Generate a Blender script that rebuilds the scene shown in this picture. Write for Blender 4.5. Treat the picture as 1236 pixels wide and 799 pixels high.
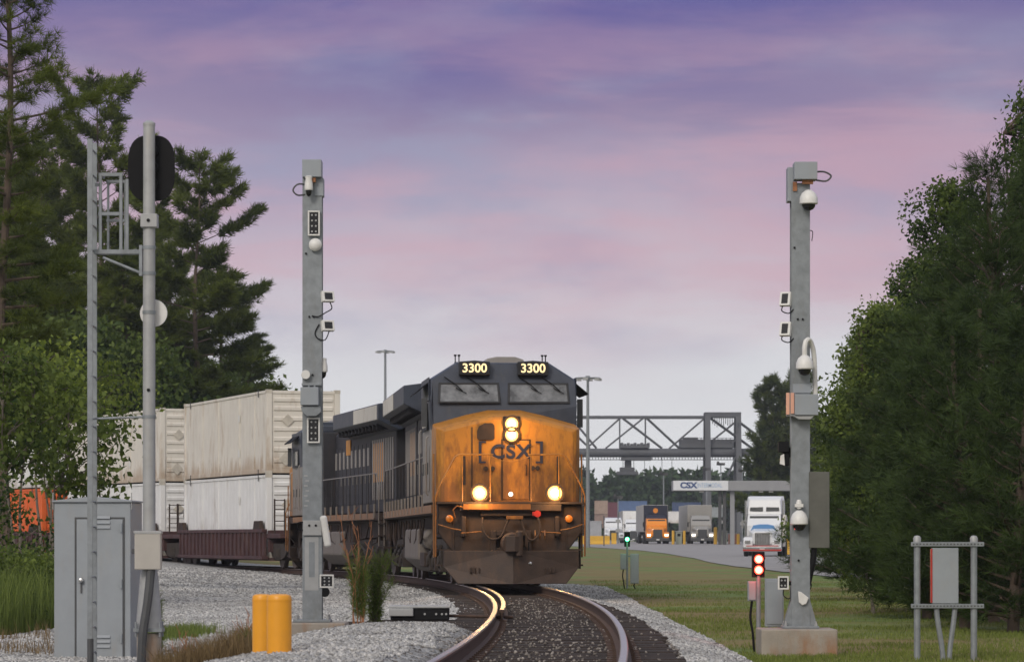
import bpy, bmesh, math, random
import numpy as np
from mathutils import Vector, Matrix, noise as mnoise
R = math.radians
random.seed(7)
C = bpy.context.scene.collection
for o in list(bpy.data.objects): bpy.data.objects.remove(o)

# ---------------------------------------------------------------- camera
FPX, CX, HY, CAMZ = 4130.0, 618.0, 652.0, 0.95          # photograph: focal length in pixels, centre column, horizon row
cam = bpy.data.objects.new('camera', bpy.data.cameras.new('camera')); C.objects.link(cam)
cam.location = (0, 0, CAMZ); cam.rotation_euler = (R(90), 0, 0)
cam.data.sensor_width = 36.0; cam.data.lens = 36.0*FPX/1236.0
cam.data.shift_y = (HY-399.5)/1236.0
cam.data.clip_start = 0.5; cam.data.clip_end = 9000
cam.data.dof.use_dof = True; cam.data.dof.focus_distance = 64; cam.data.dof.aperture_fstop = 7.0
sc = bpy.context.scene
sc.camera = cam

# ---------------------------------------------------------------- world
world = bpy.data.worlds.new("World"); sc.world = world; world.use_nodes = True
nt = world.node_tree; nt.nodes.clear()
def wn(t, **k):
    n = nt.nodes.new(t)
    for a, b in k.items(): setattr(n, a, b)
    return n
SUN_EL, SUN_AZ = 32.0, 205.0        # sun azimuth clockwise from +Y
tc = wn('ShaderNodeTexCoord'); sep = wn('ShaderNodeSeparateXYZ'); nt.links.new(tc.outputs['Generated'], sep.inputs[0])
ramp = wn('ShaderNodeValToRGB'); cr = ramp.color_ramp
stops = [(0.0,(.72,.73,.74)),(.03,(.75,.76,.775)),(.052,(.70,.70,.725)),(.075,(.56,.50,.57)),(.10,(.415,.345,.46)),
         (.127,(.275,.225,.365)),(.158,(.125,.115,.32)),(.22,(.16,.16,.36)),(.40,(.34,.37,.47)),(1.0,(.46,.50,.58))]
while len(cr.elements) < len(stops): cr.elements.new(.5)
for e, (p, c) in zip(cr.elements, stops): e.position = p; e.color = (*c, 1)
# elevation is bent a little with noise so that the bands are uneven
mp = wn('ShaderNodeMapping'); mp.inputs['Scale'].default_value = (5, 5, 16)
nt.links.new(tc.outputs['Generated'], mp.inputs[0])
nz = wn('ShaderNodeTexNoise'); nz.inputs['Scale'].default_value = 1.3; nz.inputs['Detail'].default_value = 5; nz.inputs['Roughness'].default_value = .5
nt.links.new(mp.outputs[0], nz.inputs['Vector'])
ma = wn('ShaderNodeMath', operation='MULTIPLY_ADD'); ma.inputs[1].default_value = .05; ma.inputs[2].default_value = -.025
nt.links.new(nz.outputs['Fac'], ma.inputs[0])
ad = wn('ShaderNodeMath', operation='ADD', use_clamp=True)
nt.links.new(sep.outputs['Z'], ad.inputs[0]); nt.links.new(ma.outputs[0], ad.inputs[1])
nt.links.new(ad.outputs[0], ramp.inputs[0])
# pink cloud streaks
mp2 = wn('ShaderNodeMapping'); mp2.inputs['Scale'].default_value = (7.5, 4, 38); mp2.inputs['Rotation'].default_value = (0, R(9), 0); mp2.inputs['Location'].default_value = (3.1, .7, 1.35)
nt.links.new(tc.outputs['Generated'], mp2.inputs[0])
nz2 = wn('ShaderNodeTexNoise'); nz2.inputs['Scale'].default_value = 1.0; nz2.inputs['Detail'].default_value = 9; nz2.inputs['Roughness'].default_value = .58; nz2.inputs['Distortion'].default_value = .25
nt.links.new(mp2.outputs[0], nz2.inputs['Vector'])
cm = wn('ShaderNodeMapRange', interpolation_type='SMOOTHSTEP'); cm.inputs[1].default_value = .44; cm.inputs[2].default_value = .66
nt.links.new(nz2.outputs['Fac'], cm.inputs[0])
pb = wn('ShaderNodeValToRGB'); e = pb.color_ramp
for p, v in ((.0,0),(.05,.12),(.075,1.0),(.115,1.0),(.15,.35),(.2,.1)):
    if p == 0: e.elements[0].position = 0; e.elements[0].color = (0,0,0,1)
    elif p == .2: e.elements[-1].position = .2; e.elements[-1].color = (v,v,v,1)
    else:
        q = e.elements.new(p); q.color = (v,v,v,1)
nt.links.new(sep.outputs['Z'], pb.inputs[0])
pm = wn('ShaderNodeMath', operation='MULTIPLY'); nt.links.new(cm.outputs[0], pm.inputs[0]); nt.links.new(pb.outputs[0], pm.inputs[1])
pm2 = wn('ShaderNodeMath', operation='MULTIPLY'); pm2.inputs[1].default_value = .55; nt.links.new(pm.outputs[0], pm2.inputs[0])
mix = wn('ShaderNodeMix', data_type='RGBA'); mix.inputs[7].default_value = (.60,.36,.43,1)
nt.links.new(pm2.outputs[0], mix.inputs[0])
# blue-grey gaps between the clouds
mp3 = wn('ShaderNodeMapping'); mp3.inputs['Scale'].default_value = (11, 4, 34); mp3.inputs['Rotation'].default_value = (0, R(-8), 0); mp3.inputs['Location'].default_value = (.35, 2.2, .6)
nt.links.new(tc.outputs['Generated'], mp3.inputs[0])
nz3 = wn('ShaderNodeTexNoise'); nz3.inputs['Scale'].default_value = 1.0; nz3.inputs['Detail'].default_value = 8; nz3.inputs['Roughness'].default_value = .58
nt.links.new(mp3.outputs[0], nz3.inputs['Vector'])
cm3 = wn('ShaderNodeMapRange', interpolation_type='SMOOTHSTEP'); cm3.inputs[1].default_value = .47; cm3.inputs[2].default_value = .72; cm3.inputs[4].default_value = .75
nt.links.new(nz3.outputs['Fac'], cm3.inputs[0])
pm3 = wn('ShaderNodeMath', operation='MULTIPLY'); nt.links.new(cm3.outputs[0], pm3.inputs[0]); nt.links.new(pb.outputs[0], pm3.inputs[1])
mix3 = wn('ShaderNodeMix', data_type='RGBA'); mix3.inputs[7].default_value = (.31,.33,.47,1)
nt.links.new(pm3.outputs[0], mix3.inputs[0]); nt.links.new(ramp.outputs[0], mix3.inputs[6]); nt.links.new(mix3.outputs[2], mix.inputs[6])
# upper sky: a Sky Texture added above the visible band
sky = wn('ShaderNodeTexSky', sky_type='NISHITA'); sky.sun_disc = False; sky.sun_elevation = R(SUN_EL); sky.sun_rotation = R(SUN_AZ); sky.dust_density = 3; sky.ozone_density = 1.5
skm = wn('ShaderNodeMapRange', interpolation_type='SMOOTHSTEP'); skm.inputs[1].default_value = .18; skm.inputs[2].default_value = .45; skm.inputs[4].default_value = .035
nt.links.new(sep.outputs['Z'], skm.inputs[0])
sks = wn('ShaderNodeVectorMath', operation='SCALE'); nt.links.new(sky.outputs[0], sks.inputs[0]); nt.links.new(skm.outputs[0], sks.inputs[3])
# unseen sky behind the camera, brightened to light the surfaces facing it
bk = wn('ShaderNodeMapRange', interpolation_type='SMOOTHSTEP'); bk.inputs[1].default_value = .35; bk.inputs[2].default_value = -.5; bk.inputs[4].default_value = 1.0
nt.links.new(sep.outputs['Y'], bk.inputs[0])
mixb = wn('ShaderNodeMix', data_type='RGBA'); mixb.inputs[7].default_value = (.60,.57,.56,1)
nt.links.new(bk.outputs[0], mixb.inputs[0]); nt.links.new(mix.outputs[2], mixb.inputs[6])
va = wn('ShaderNodeVectorMath', operation='ADD'); nt.links.new(mixb.outputs[2], va.inputs[0]); nt.links.new(sks.outputs[0], va.inputs[1])
bg = wn('ShaderNodeBackground'); bg.inputs[1].default_value = 1.0; nt.links.new(va.outputs[0], bg.inputs[0])
wo = wn('ShaderNodeOutputWorld'); nt.links.new(bg.outputs[0], wo.inputs[0])

sun = bpy.data.objects.new('sun', bpy.data.lights.new('sun', 'SUN')); C.objects.link(sun)
sun.data.energy = 1.15; sun.data.angle = R(14); sun.data.color = (1, .94, .86)
az = R(SUN_AZ); el = R(SUN_EL)
sdir = Vector((math.sin(az)*math.cos(el), math.cos(az)*math.cos(el), math.sin(el)))
sun.rotation_euler = (-sdir).to_track_quat('-Z', 'Y').to_euler(); sun.location = (0, -20, 60)
vs = sc.view_settings; vs.view_transform = 'Standard'; vs.look = 'None'; vs.gamma = 1; vs.exposure = 0.08; vs.use_curve_mapping = False
sc.render.engine = 'CYCLES'
cy = sc.cycles; cy.max_bounces = 6; cy.diffuse_bounces = 3; cy.glossy_bounces = 3; cy.transmission_bounces = 4; cy.transparent_max_bounces = 6; cy.volume_bounces = 0
cy.use_denoising = True; cy.sample_clamp_indirect = 4; cy.caustics_reflective = False; cy.caustics_refractive = False

# ---------------------------------------------------------------- helpers
def PX(px, D): return (px-CX)*D/FPX
def PZ(py, D): return CAMZ+(HY-py)*D/FPX

def mat(name, col, rough=.6, metal=0., var=.12, vscale=3., bump=0., bscale=40., dirt=None, dirt_amt=.5, dscale=2., dz=None, emit=None, estr=0, spec=.5, trans=0, tint=None, coat=0):
    """painted / bare surface: base colour with mottling, optional dirt patches (dz = (z0,z1): more dirt towards z0, object space), bump"""
    m = bpy.data.materials.new(name); m.use_nodes = True
    t = m.node_tree; b = t.nodes['Principled BSDF']; L = t.links.new
    b.inputs['Roughness'].default_value = rough; b.inputs['Metallic'].default_value = metal
    b.inputs['Specular IOR Level'].default_value = spec
    if coat: b.inputs['Coat Weight'].default_value = coat
    if emit: b.inputs['Emission Color'].default_value = (*emit, 1); b.inputs['Emission Strength'].default_value = estr
    co = t.nodes.new('ShaderNodeTexCoord')
    n1 = t.nodes.new('ShaderNodeTexNoise'); n1.inputs['Scale'].default_value = vscale; n1.inputs['Detail'].default_value = 6; n1.inputs['Roughness'].default_value = .6
    L(co.outputs['Object'], n1.inputs['Vector'])
    mx = t.nodes.new('ShaderNodeMix'); mx.data_type = 'RGBA'
    mx.inputs[6].default_value = tuple(c*(1-var) for c in col)+(1,); mx.inputs[7].default_value = tuple(min(1, c*(1+var)) for c in col)+(1,)
    mr = t.nodes.new('ShaderNodeMapRange'); mr.inputs[1].default_value = .3; mr.inputs[2].default_value = .7
    L(n1.outputs['Fac'], mr.inputs[0]); L(mr.outputs[0], mx.inputs[0]); out = mx.outputs[2]
    if tint:      # colour varies by a per-vertex 'tint' attribute
        at = t.nodes.new('ShaderNodeAttribute'); at.attribute_name = 'tint'
        m2 = t.nodes.new('ShaderNodeMix'); m2.data_type = 'RGBA'; m2.inputs[7].default_value = (*tint, 1)
        L(at.outputs['Fac'], m2.inputs[0]); L(out, m2.inputs[6]); out = m2.outputs[2]
    if dirt:
        n2 = t.nodes.new('ShaderNodeTexNoise'); n2.inputs['Scale'].default_value = dscale; n2.inputs['Detail'].default_value = 8; n2.inputs['Roughness'].default_value = .68
        mp_ = t.nodes.new('ShaderNodeMapping'); mp_.inputs['Scale'].default_value = (1.6, 1.6, .55)
        L(co.outputs['Object'], mp_.inputs[0]); L(mp_.outputs[0], n2.inputs['Vector'])
        fac = t.nodes.new('ShaderNodeMapRange'); fac.inputs[1].default_value = .52; fac.inputs[2].default_value = .74; fac.inputs[4].default_value = dirt_amt
        src = n2.outputs['Fac']
        if dz:
            sp = t.nodes.new('ShaderNodeSeparateXYZ'); L(co.outputs['Object'], sp.inputs[0])
            r2 = t.nodes.new('ShaderNodeMapRange'); r2.inputs[1].default_value = dz[0]; r2.inputs[2].default_value = dz[1]; r2.inputs[3].default_value = .28; r2.inputs[4].default_value = 0
            L(sp.outputs['Z'], r2.inputs[0])
            a_ = t.nodes.new('ShaderNodeMath'); L(src, a_.inputs[0]); L(r2.outputs[0], a_.inputs[1]); src = a_.outputs[0]
        L(src, fac.inputs[0])
        m3 = t.nodes.new('ShaderNodeMix'); m3.data_type = 'RGBA'; m3.inputs[7].default_value = (*dirt, 1)
        L(fac.outputs[0], m3.inputs[0]); L(out, m3.inputs[6]); out = m3.outputs[2]
    L(out, b.inputs['Base Color'])
    rr = t.nodes.new('ShaderNodeMapRange'); rr.inputs[3].default_value = max(.03, rough-.1); rr.inputs[4].default_value = min(1, rough+.12)
    L(n1.outputs['Fac'], rr.inputs[0]); L(rr.outputs[0], b.inputs['Roughness'])
    if bump:
        n3 = t.nodes.new('ShaderNodeTexNoise'); n3.inputs['Scale'].default_value = bscale; n3.inputs['Detail'].default_value = 3
        L(co.outputs['Object'], n3.inputs['Vector'])
        bp = t.nodes.new('ShaderNodeBump'); bp.inputs['Strength'].default_value = bump; bp.inputs['Distance'].default_value = .02
        L(n3.outputs['Fac'], bp.inputs['Height']); L(bp.outputs[0], b.inputs['Normal'])
    return m

def leafmat(name, dark, light, transl=.35):
    m = bpy.data.materials.new(name); m.use_nodes = True; t = m.node_tree; L = t.links.new
    b = t.nodes['Principled BSDF']; b.inputs['Roughness'].default_value = .65; b.inputs['Specular IOR Level'].default_value = .25
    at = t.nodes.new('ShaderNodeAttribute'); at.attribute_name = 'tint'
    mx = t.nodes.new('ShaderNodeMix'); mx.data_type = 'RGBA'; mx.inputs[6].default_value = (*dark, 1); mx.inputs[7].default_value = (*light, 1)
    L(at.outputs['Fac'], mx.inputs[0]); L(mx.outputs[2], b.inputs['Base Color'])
    tr = t.nodes.new('ShaderNodeBsdfTranslucent'); L(mx.outputs[2], tr.inputs[0])
    ms = t.nodes.new('ShaderNodeMixShader'); ms.inputs[0].default_value = transl
    L(b.outputs[0], ms.inputs[1]); L(tr.outputs[0], ms.inputs[2]); L(ms.outputs[0], t.nodes['Material Output'].inputs[0])
    return m

SPLIT = {'vent_grille':'vent_louvre','side_rib':'sill_rib','gold_flash':'gold_patch','underframe_pipes':'air_pipe','door_latch':'latch','equipment_box':'equipment_case','nose_fittings':'nose_fitting','wing_brackets':'wing_bracket','stanchion_foot':'stanchion_base','wing_patch':'pale_patch','locker_door':'locker_panel','locker_latch':'locker_catch','hood_door':'engine_door','clamp_bolt':'clamp_screw','bolt':'flange_bolt','side_placard':'placard','lashing_latch':'lashing_clip','cable_hole':'cable_port','reflective_strip':'reflector','rust_bracket':'rusty_clip','exhaust_housing':'exhaust_stack','anchor_bolt':'anchor','gusset':'gusset_plate','cover_bolt':'cover_screw','dented_patch':'dent','door_seam':'panel_seam','plow_steps':'plow_step','access_stairs':'stair_flight','logo_brackets':'logo_bracket'}
class MB:
    def __init__(s): s.v = []; s.f = []; s.T = Matrix.Identity(4)
    def add(s, vs_, fs_):
        n = len(s.v); s.v += [tuple(s.T @ Vector(p)) for p in vs_]; s.f += [tuple(i+n for i in f) for f in fs_]; return s
    def box(s, a, b, taper=None):      # opposite corners
        x0, y0, z0 = a; x1, y1, z1 = b
        return s.add([(x0,y0,z0),(x1,y0,z0),(x1,y1,z0),(x0,y1,z0),(x0,y0,z1),(x1,y0,z1),(x1,y1,z1),(x0,y1,z1)],
                     [(0,3,2,1),(4,5,6,7),(0,1,5,4),(1,2,6,5),(2,3,7,6),(3,0,4,7)])
    def cbox(s, c, d, rot=(0,0,0)):
        from mathutils import Euler
        E_ = Euler(rot).to_matrix(); vs_ = []
        for k in range(8):
            p = Vector(((-1,1)[k&1]*d[0]/2, (-1,1)[(k>>1)&1]*d[1]/2, (-1,1)[k>>2]*d[2]/2))
            vs_.append(tuple(Vector(c)+E_@p))
        return s.add(vs_, [(0,2,3,1),(4,5,7,6),(0,1,5,4),(1,3,7,5),(3,2,6,7),(2,0,4,6)])
    def tube(s, pts, r, n=8, r1=None, cap=True):
        pts = [Vector(p) for p in pts]; m = len(pts); rings = []
        prev = None
        for i, p in enumerate(pts):
            d = (pts[min(i+1, m-1)]-pts[max(i-1, 0)]).normalized()
            if prev is None:
                a = d.cross(Vector((0,0,1)));
                if a.length < .05: a = d.cross(Vector((1,0,0)))
            else:
                a = prev - d*prev.dot(d)
                if a.length < 1e-5: a = d.cross(Vector((1,0,0)))
            a.normalize(); prev = a; b = d.cross(a)
            rr = r if r1 is None else r+(r1-r)*i/(m-1)
            rings.append([tuple(p+(a*math.cos(2*math.pi*k/n)+b*math.sin(2*math.pi*k/n))*rr) for k in range(n)])
        vs_ = [q for g in rings for q in g]; fs_ = []
        for i in range(m-1):
            for k in range(n):
                k2 = (k+1)%n; fs_.append((i*n+k, i*n+k2, (i+1)*n+k2, (i+1)*n+k))
        if cap: fs_.append(tuple(range(n-1,-1,-1))); fs_.append(tuple((m-1)*n+k for k in range(n)))
        return s.add(vs_, fs_)
    def lathe(s, prof, c=(0,0,0), axis='z', n=20):     # prof: (radius, height)
        vs_ = []; fs_ = []
        for (r, h) in prof:
            for k in range(n):
                a = 2*math.pi*k/n; u, w = r*math.cos(a), r*math.sin(a)
                q = (u, w, h) if axis == 'z' else ((u, h, w) if axis == 'y' else (h, u, w))
                vs_.append((c[0]+q[0], c[1]+q[1], c[2]+q[2]))
        for i in range(len(prof)-1):
            for k in range(n):
                k2 = (k+1)%n; fs_.append((i*n+k, i*n+k2, (i+1)*n+k2, (i+1)*n+k))
        fs_.append(tuple(range(n-1,-1,-1))); fs_.append(tuple((len(prof)-1)*n+k for k in range(n)))
        return s.add(vs_, fs_)
    def prism(s, poly, a, b, axis='y'):   # 2-D polygon extruded from a to b along axis; y: poly=(x,z); x: poly=(y,z); z: poly=(x,y)
        n = len(poly); P = lambda p, t: (p[0], t, p[1]) if axis == 'y' else ((t, p[0], p[1]) if axis == 'x' else (p[0], p[1], t))
        vs_ = [P(p, a) for p in poly]+[P(p, b) for p in poly]
        fs_ = [tuple(range(n)), tuple(range(2*n-1, n-1, -1))]+[(i, i+n, (i+1)%n+n, (i+1)%n) for i in range(n)]
        return s.add(vs_, fs_)
    def loft(s, secs, cap=True):          # list of equally long closed 3-D loops
        n = len(secs[0]); vs_ = [p for q in secs for p in q]; fs_ = []
        for i in range(len(secs)-1):
            for k in range(n): fs_.append((i*n+k, i*n+(k+1)%n, (i+1)*n+(k+1)%n, (i+1)*n+k))
        if cap: fs_.append(tuple(range(n-1,-1,-1))); fs_.append(tuple((len(secs)-1)*n+k for k in range(n)))
        return s.add(vs_, fs_)
    def split(s):
        par = list(range(len(s.v)))
        def fd(i):
            while par[i] != i: par[i] = par[par[i]]; i = par[i]
            return i
        for f in s.f:
            a = fd(f[0])
            for i in f[1:]: par[fd(i)] = a
        groups = {}
        for f in s.f: groups.setdefault(fd(f[0]), []).append(f)
        for fs_ in groups.values():
            ids = sorted({i for f in fs_ for i in f}); mp_ = {i: k for k, i in enumerate(ids)}
            q = MB(); q.v = [s.v[i] for i in ids]; q.f = [tuple(mp_[i] for i in f) for f in fs_]; yield q
    def build(s, name, m, parent=None, bev=0, smooth=False, seg=2):
        if name in SPLIT:
            for q in s.split(): o = q.build(SPLIT[name], m, parent, bev, smooth, seg)
            return o
        me = bpy.data.meshes.new(name); me.from_pydata(s.v, [], s.f)
        bm = bmesh.new(); bm.from_mesh(me); bmesh.ops.recalc_face_normals(bm, faces=bm.faces); bm.to_mesh(me); bm.free()
        if smooth:
            me.polygons.foreach_set('use_smooth', [True]*len(me.polygons)); me.set_sharp_from_angle(angle=R(38))
        me.materials.append(m)
        o = bpy.data.objects.new(name, me); C.objects.link(o)
        if parent: o.parent = parent
        if bev:
            b = o.modifiers.new('bevel', 'BEVEL'); b.width = bev; b.segments = seg; b.limit_method = 'ANGLE'; b.angle_limit = R(35)
        return o

def np_mesh(name, V, F, m, parent=None, tint=None, smooth=False):
    me = bpy.data.meshes.new(name); V = np.asarray(V, np.float32).reshape(-1, 3); F = np.asarray(F, np.int32); k = F.shape[1]
    me.vertices.add(len(V)); me.vertices.foreach_set('co', V.ravel())
    me.loops.add(F.size); me.loops.foreach_set('vertex_index', F.ravel())
    me.polygons.add(len(F)); me.polygons.foreach_set('loop_start', np.arange(0, F.size, k, dtype=np.int32))
    if tint is not None:
        a = me.attributes.new('tint', 'FLOAT', 'POINT'); a.data.foreach_set('value', np.asarray(tint, np.float32))
    me.update(calc_edges=True)
    if smooth: me.polygons.foreach_set('use_smooth', [True]*len(F))
    me.materials.append(m); o = bpy.data.objects.new(name, me); C.objects.link(o)
    if parent: o.parent = parent
    return o

def tag(o, label=None, cat=None, group=None, kind=None):
    if label: o['label'] = label
    if cat: o['category'] = cat
    if group: o['group'] = group
    if kind: o['kind'] = kind
    return o
def empty(name, loc, rz=0, label=None, cat=None, group=None):
    o = bpy.data.objects.new(name, None); C.objects.link(o); o.location = loc; o.rotation_euler = (0, 0, rz); o.empty_display_size = .3
    return tag(o, label, cat, group)
def dup(o, parent=None, skip=()):
    c = o.copy(); C.objects.link(c); c.parent = parent
    for ch in [q for q in o.children if q.name.split('.')[0] not in skip and q.type != 'LIGHT']: dup(ch, c, skip)
    return c
def text(name, s, size, m, parent, loc, rot=(R(90),0,0), bold=0., ext=.004, align='CENTER', sx=1., shear=0, sp=1.):
    cu = bpy.data.curves.new(name, 'FONT'); cu.body = s; cu.size = size; cu.extrude = ext; cu.offset = bold; cu.align_x = align; cu.align_y = 'CENTER'; cu.shear = shear; cu.space_character = sp
    t = bpy.data.objects.new('tmp', cu); C.objects.link(t); bpy.context.view_layer.update()
    me = bpy.data.meshes.new_from_object(t.evaluated_get(bpy.context.evaluated_depsgraph_get())); bpy.data.objects.remove(t); bpy.data.curves.remove(cu)
    me.name = name; me.materials.clear(); me.materials.append(m)
    o = bpy.data.objects.new(name, me); C.objects.link(o); o.parent = parent; o.location = loc; o.rotation_euler = rot; o.scale = (sx, 1, 1)
    return o

# ---------------------------------------------------------------- materials
M = {}
M['galv'] = mat('galvanised_steel', (.235,.255,.27), .5, .25, .18, 9, .08, 120, dirt=(.15,.145,.135), dirt_amt=.6, dscale=3)
M['galv_l'] = mat('light_galvanised', (.36,.365,.365), .5, .2, .1, 8, .05, 120, dirt=(.38,.35,.30), dirt_amt=.5, dscale=4)
M['greybox'] = mat('grey_paint_box', (.28,.305,.33), .5, 0, .06, 5, .03, 80, dirt=(.30,.29,.27), dirt_amt=.5, dscale=4)
M['white_pl'] = mat('white_plastic', (.70,.69,.66), .4, 0, .05, 5, dirt=(.5,.46,.40), dirt_amt=.4, dscale=8)
M['black'] = mat('black_rubber', (.008,.008,.009), .7, 0, .2, spec=.2)
M['blackgl'] = mat('black_glass', (.01,.01,.012), .08, 0, .1)
M['darkgrey'] = mat('dark_grey_paint', (.06,.062,.065), .55, 0, .2, 4, dirt=(.12,.10,.08), dirt_amt=.5)
M['panelgrey'] = mat('olive_grey_panel', (.105,.105,.09), .6, 0, .15, 6, .05)
M['concrete'] = mat('concrete', (.33,.29,.245), .85, 0, .2, 3, .35, 60, dirt=(.29,.135,.055), dirt_amt=.9, dscale=1.6, dz=(-1.2,-.1))
M['rusty'] = mat('rust_streak', (.30,.13,.06), .8, 0, .3, 12)
M['yellow'] = mat('yellow_sleeve', (.80,.34,.015), .4, 0, .06, 3, .03, 30, dirt=(.50,.22,.04), dirt_amt=.35, dscale=4)
M['loco_gold'] = mat('weathered_gold_paint', (.47,.19,.018), .45, 0, .12, 1.2, .06, 30, dirt=(.12,.045,.015), dirt_amt=.75, dscale=3.4, dz=(1.6,3.3))
M['loco_blue'] = mat('dark_blue_paint', (.034,.042,.062), .45, 0, .25, 3, .04, 30, dirt=(.075,.07,.07), dirt_amt=.55, dscale=2)
M['loco_grey'] = mat('pale_grey_paint', (.27,.25,.23), .5, 0, .1, 3, .04, 30, dirt=(.17,.13,.10), dirt_amt=.7, dscale=1.8, dz=(1.6,3.2))
M['loco_hood'] = mat('sooty_hood_paint', (.020,.019,.024), .6, 0, .3, 3, .1, 30, dirt=(.055,.034,.022), dirt_amt=.7, dscale=1.5)
M['loco_brown'] = mat('grimy_underframe', (.036,.021,.014), .75, 0, .35, 4, .2, 40, dirt=(.10,.050,.025), dirt_amt=.6, dscale=3)
M['plow'] = mat('worn_plow_steel', (.052,.032,.023), .6, .2, .3, 3, .15, 30, dirt=(.12,.065,.035), dirt_amt=.7, dscale=2.6)
M['truck'] = mat('dusty_bogie', (.040,.030,.024), .85, 0, .3, 5, .2, 30)
M['tank'] = mat('grey_fuel_tank', (.17,.145,.125), .6, 0, .15, 3, .05, 30, dirt=(.10,.07,.05), dirt_amt=.8, dscale=1.5)
M['wheel'] = mat('wheel_steel', (.12,.09,.075), .5, .5, .25, 8)
M['wind'] = mat('windscreen_glass', (.13,.135,.14), .06, .0, .75, 3.5, spec=.9)  # strong mottling paints reflections and dim interior into the glass colour
M['rubber_frame'] = mat('window_gasket', (.02,.02,.022), .6)
M['cream'] = mat('cream_container_paint', (.70,.66,.59), .6, 0, .06, 1.2, .03, 15, dirt=(.34,.22,.12), dirt_amt=.65, dscale=1.3, dz=(-.05,.7))
M['white_c'] = mat('white_container_paint', (.76,.755,.74), .6, 0, .06, 1.2, .03, 15, dirt=(.42,.36,.30), dirt_amt=.6, dscale=1.1, dz=(-.05,.6))
M['creamdark'] = mat('worn_cream', (.52,.48,.41), .7, 0, .2, 4)
M['orange_c'] = mat('orange_container_paint', (.72,.13,.02), .55, 0, .12, 2, dirt=(.4,.1,.04), dirt_amt=.4)
M['maroon'] = mat('oxide_maroon', (.062,.026,.026), .7, 0, .3, 3, .1, 30, dirt=(.16,.10,.08), dirt_amt=.6, dscale=2.5)
M['railtop'] = mat('polished_rail_steel', (.66,.60,.48), .30, 1., .08, 20)
M['railside'] = mat('rusty_rail_web', (.075,.042,.028), .75, .1, .3, 12, .2, 60)
M['tie'] = mat('creosoted_timber', (.026,.017,.013), .85, 0, .4, 5, .5, 25, dirt=(.09,.065,.05), dirt_amt=.6, dscale=5)
M['crane'] = mat('grey_crane_paint', (.085,.09,.10), .6, 0, .1, 1)  # one even dark grey for the whole crane
M['tyre'] = mat('tyre_rubber', (.02,.02,.02), .85, 0, .2)
M['chrome'] = mat('chrome', (.6,.6,.6), .18, 1., .05)
M['tr_white'] = mat('white_truck_paint', (.72,.73,.74), .3, 0, .03, 1, coat=.4)
M['tr_blue'] = mat('blue_truck_paint', (.10,.25,.50), .3, 0, .05, 1, coat=.4)
M['tr_orange'] = mat('orange_truck_paint', (.78,.26,.015), .3, 0, .05, 1, coat=.4)
M['tr_grey'] = mat('grey_truck_paint', (.30,.29,.27), .35, 0, .05, 1, coat=.4)
M['tr_navy'] = mat('navy_trailer_nose', (.012,.015,.035), .5)
M['trailer'] = mat('trailer_panel', (.36,.35,.33), .5, 0, .06, 1)
M['asphalt'] = mat('pale_asphalt', (.30,.285,.27), .85, 0, .12, .35, .3, 20, dirt=(.20,.19,.175), dirt_amt=.6, dscale=.12)
M['bark'] = mat('pine_bark', (.10,.072,.055), .9, 0, .35, 4, .6, 15)
M['bark_p'] = mat('pale_bark', (.17,.145,.12), .9, 0, .3, 4, .6, 15)
def emis(name, col, st):
    m = bpy.data.materials.new(name); m.use_nodes = True; t = m.node_tree; b = t.nodes['Principled BSDF']
    b.inputs['Base Color'].default_value = (*[min(1, c) for c in col], 1); b.inputs['Emission Color'].default_value = (*col, 1); b.inputs['Emission Strength'].default_value = st
    return m
M['lamp_warm'] = emis('headlamp_lit', (1, .50, .13), 3.4)
M['lamp_core'] = emis('headlamp_filament', (1, .80, .42), 14)
M['digits'] = emis('lit_digits', (1, .78, .42), .72)
M['red_on'] = emis('red_signal_lit', (1, .07, .04), 6)
M['red_core'] = emis('red_signal_core', (1, .26, .17), 5)
M['green_on'] = emis('green_signal_lit', (.05, 1, .35), 6)
M['green_core'] = emis('green_signal_core', (.35, 1, .6), 5)
M['truck_lamp'] = emis('truck_headlamp_lit', (1, .86, .66), 5)
M['amber'] = mat('amber_lens', (.65,.20,.02), .3)
M['redlens'] = mat('red_lens', (.45,.03,.02), .3)
M['reflective'] = mat('orange_reflective_tape', (.75,.40,.28), .4, 0, .1)
M['logo_blue'] = mat('navy_lettering', (.018,.02,.04), .6, 0, .2, 6)
M['sign_white'] = mat('white_sign_face', (.68,.70,.72), .5, 0, .04, 2)
M['sign_navy'] = mat('sign_navy_ink', (.03,.07,.20), .5)
M['sign_light'] = mat('sign_pale_blue_ink', (.33,.45,.62), .5)
M['beam_grey'] = mat('grey_canopy_beam', (.27,.275,.285), .6, 0, .08, 1)

# ---------------------------------------------------------------- track line
PC = [-6.02696703476911e-08, 8.58971803777128e-06, -0.0014674507124730364, 0.10538109414254057, -1.8008391008183529]
def build_line():
    pts = [(float(np.polyval(PC, 6.0)), 6.0)]; h = None; ds = .25; s = 0; out = [(pts[0][0], 6.0, math.atan(np.polyval(np.polyder(PC), 6.0)))]
    x, y = pts[0]
    while s < 230:
        if y < 126: h = math.atan(np.polyval(np.polyder(PC), y))
        else: h = max(h-.0052*ds, R(-62))
        x += math.sin(h)*ds; y += math.cos(h)*ds; s += ds; out.append((x, y, h))
    return np.array(out)
LINE = build_line()
def at_s(s):
    i = min(max(s/.25, 0), len(LINE)-1.001); k = int(i); f = i-k
    return LINE[k]*(1-f)+LINE[k+1]*f
def s_of_D(D):
    return .25*float(np.interp(D, LINE[:,1], np.arange(len(LINE))))
def car_frame(s0, s1):
    a, b = at_s(s0), at_s(s1); d = b[:2]-a[:2]; d /= np.linalg.norm(d)
    return a[:2], math.atan2(-d[0], d[1])       # rotation that turns local +y onto the line
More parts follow.
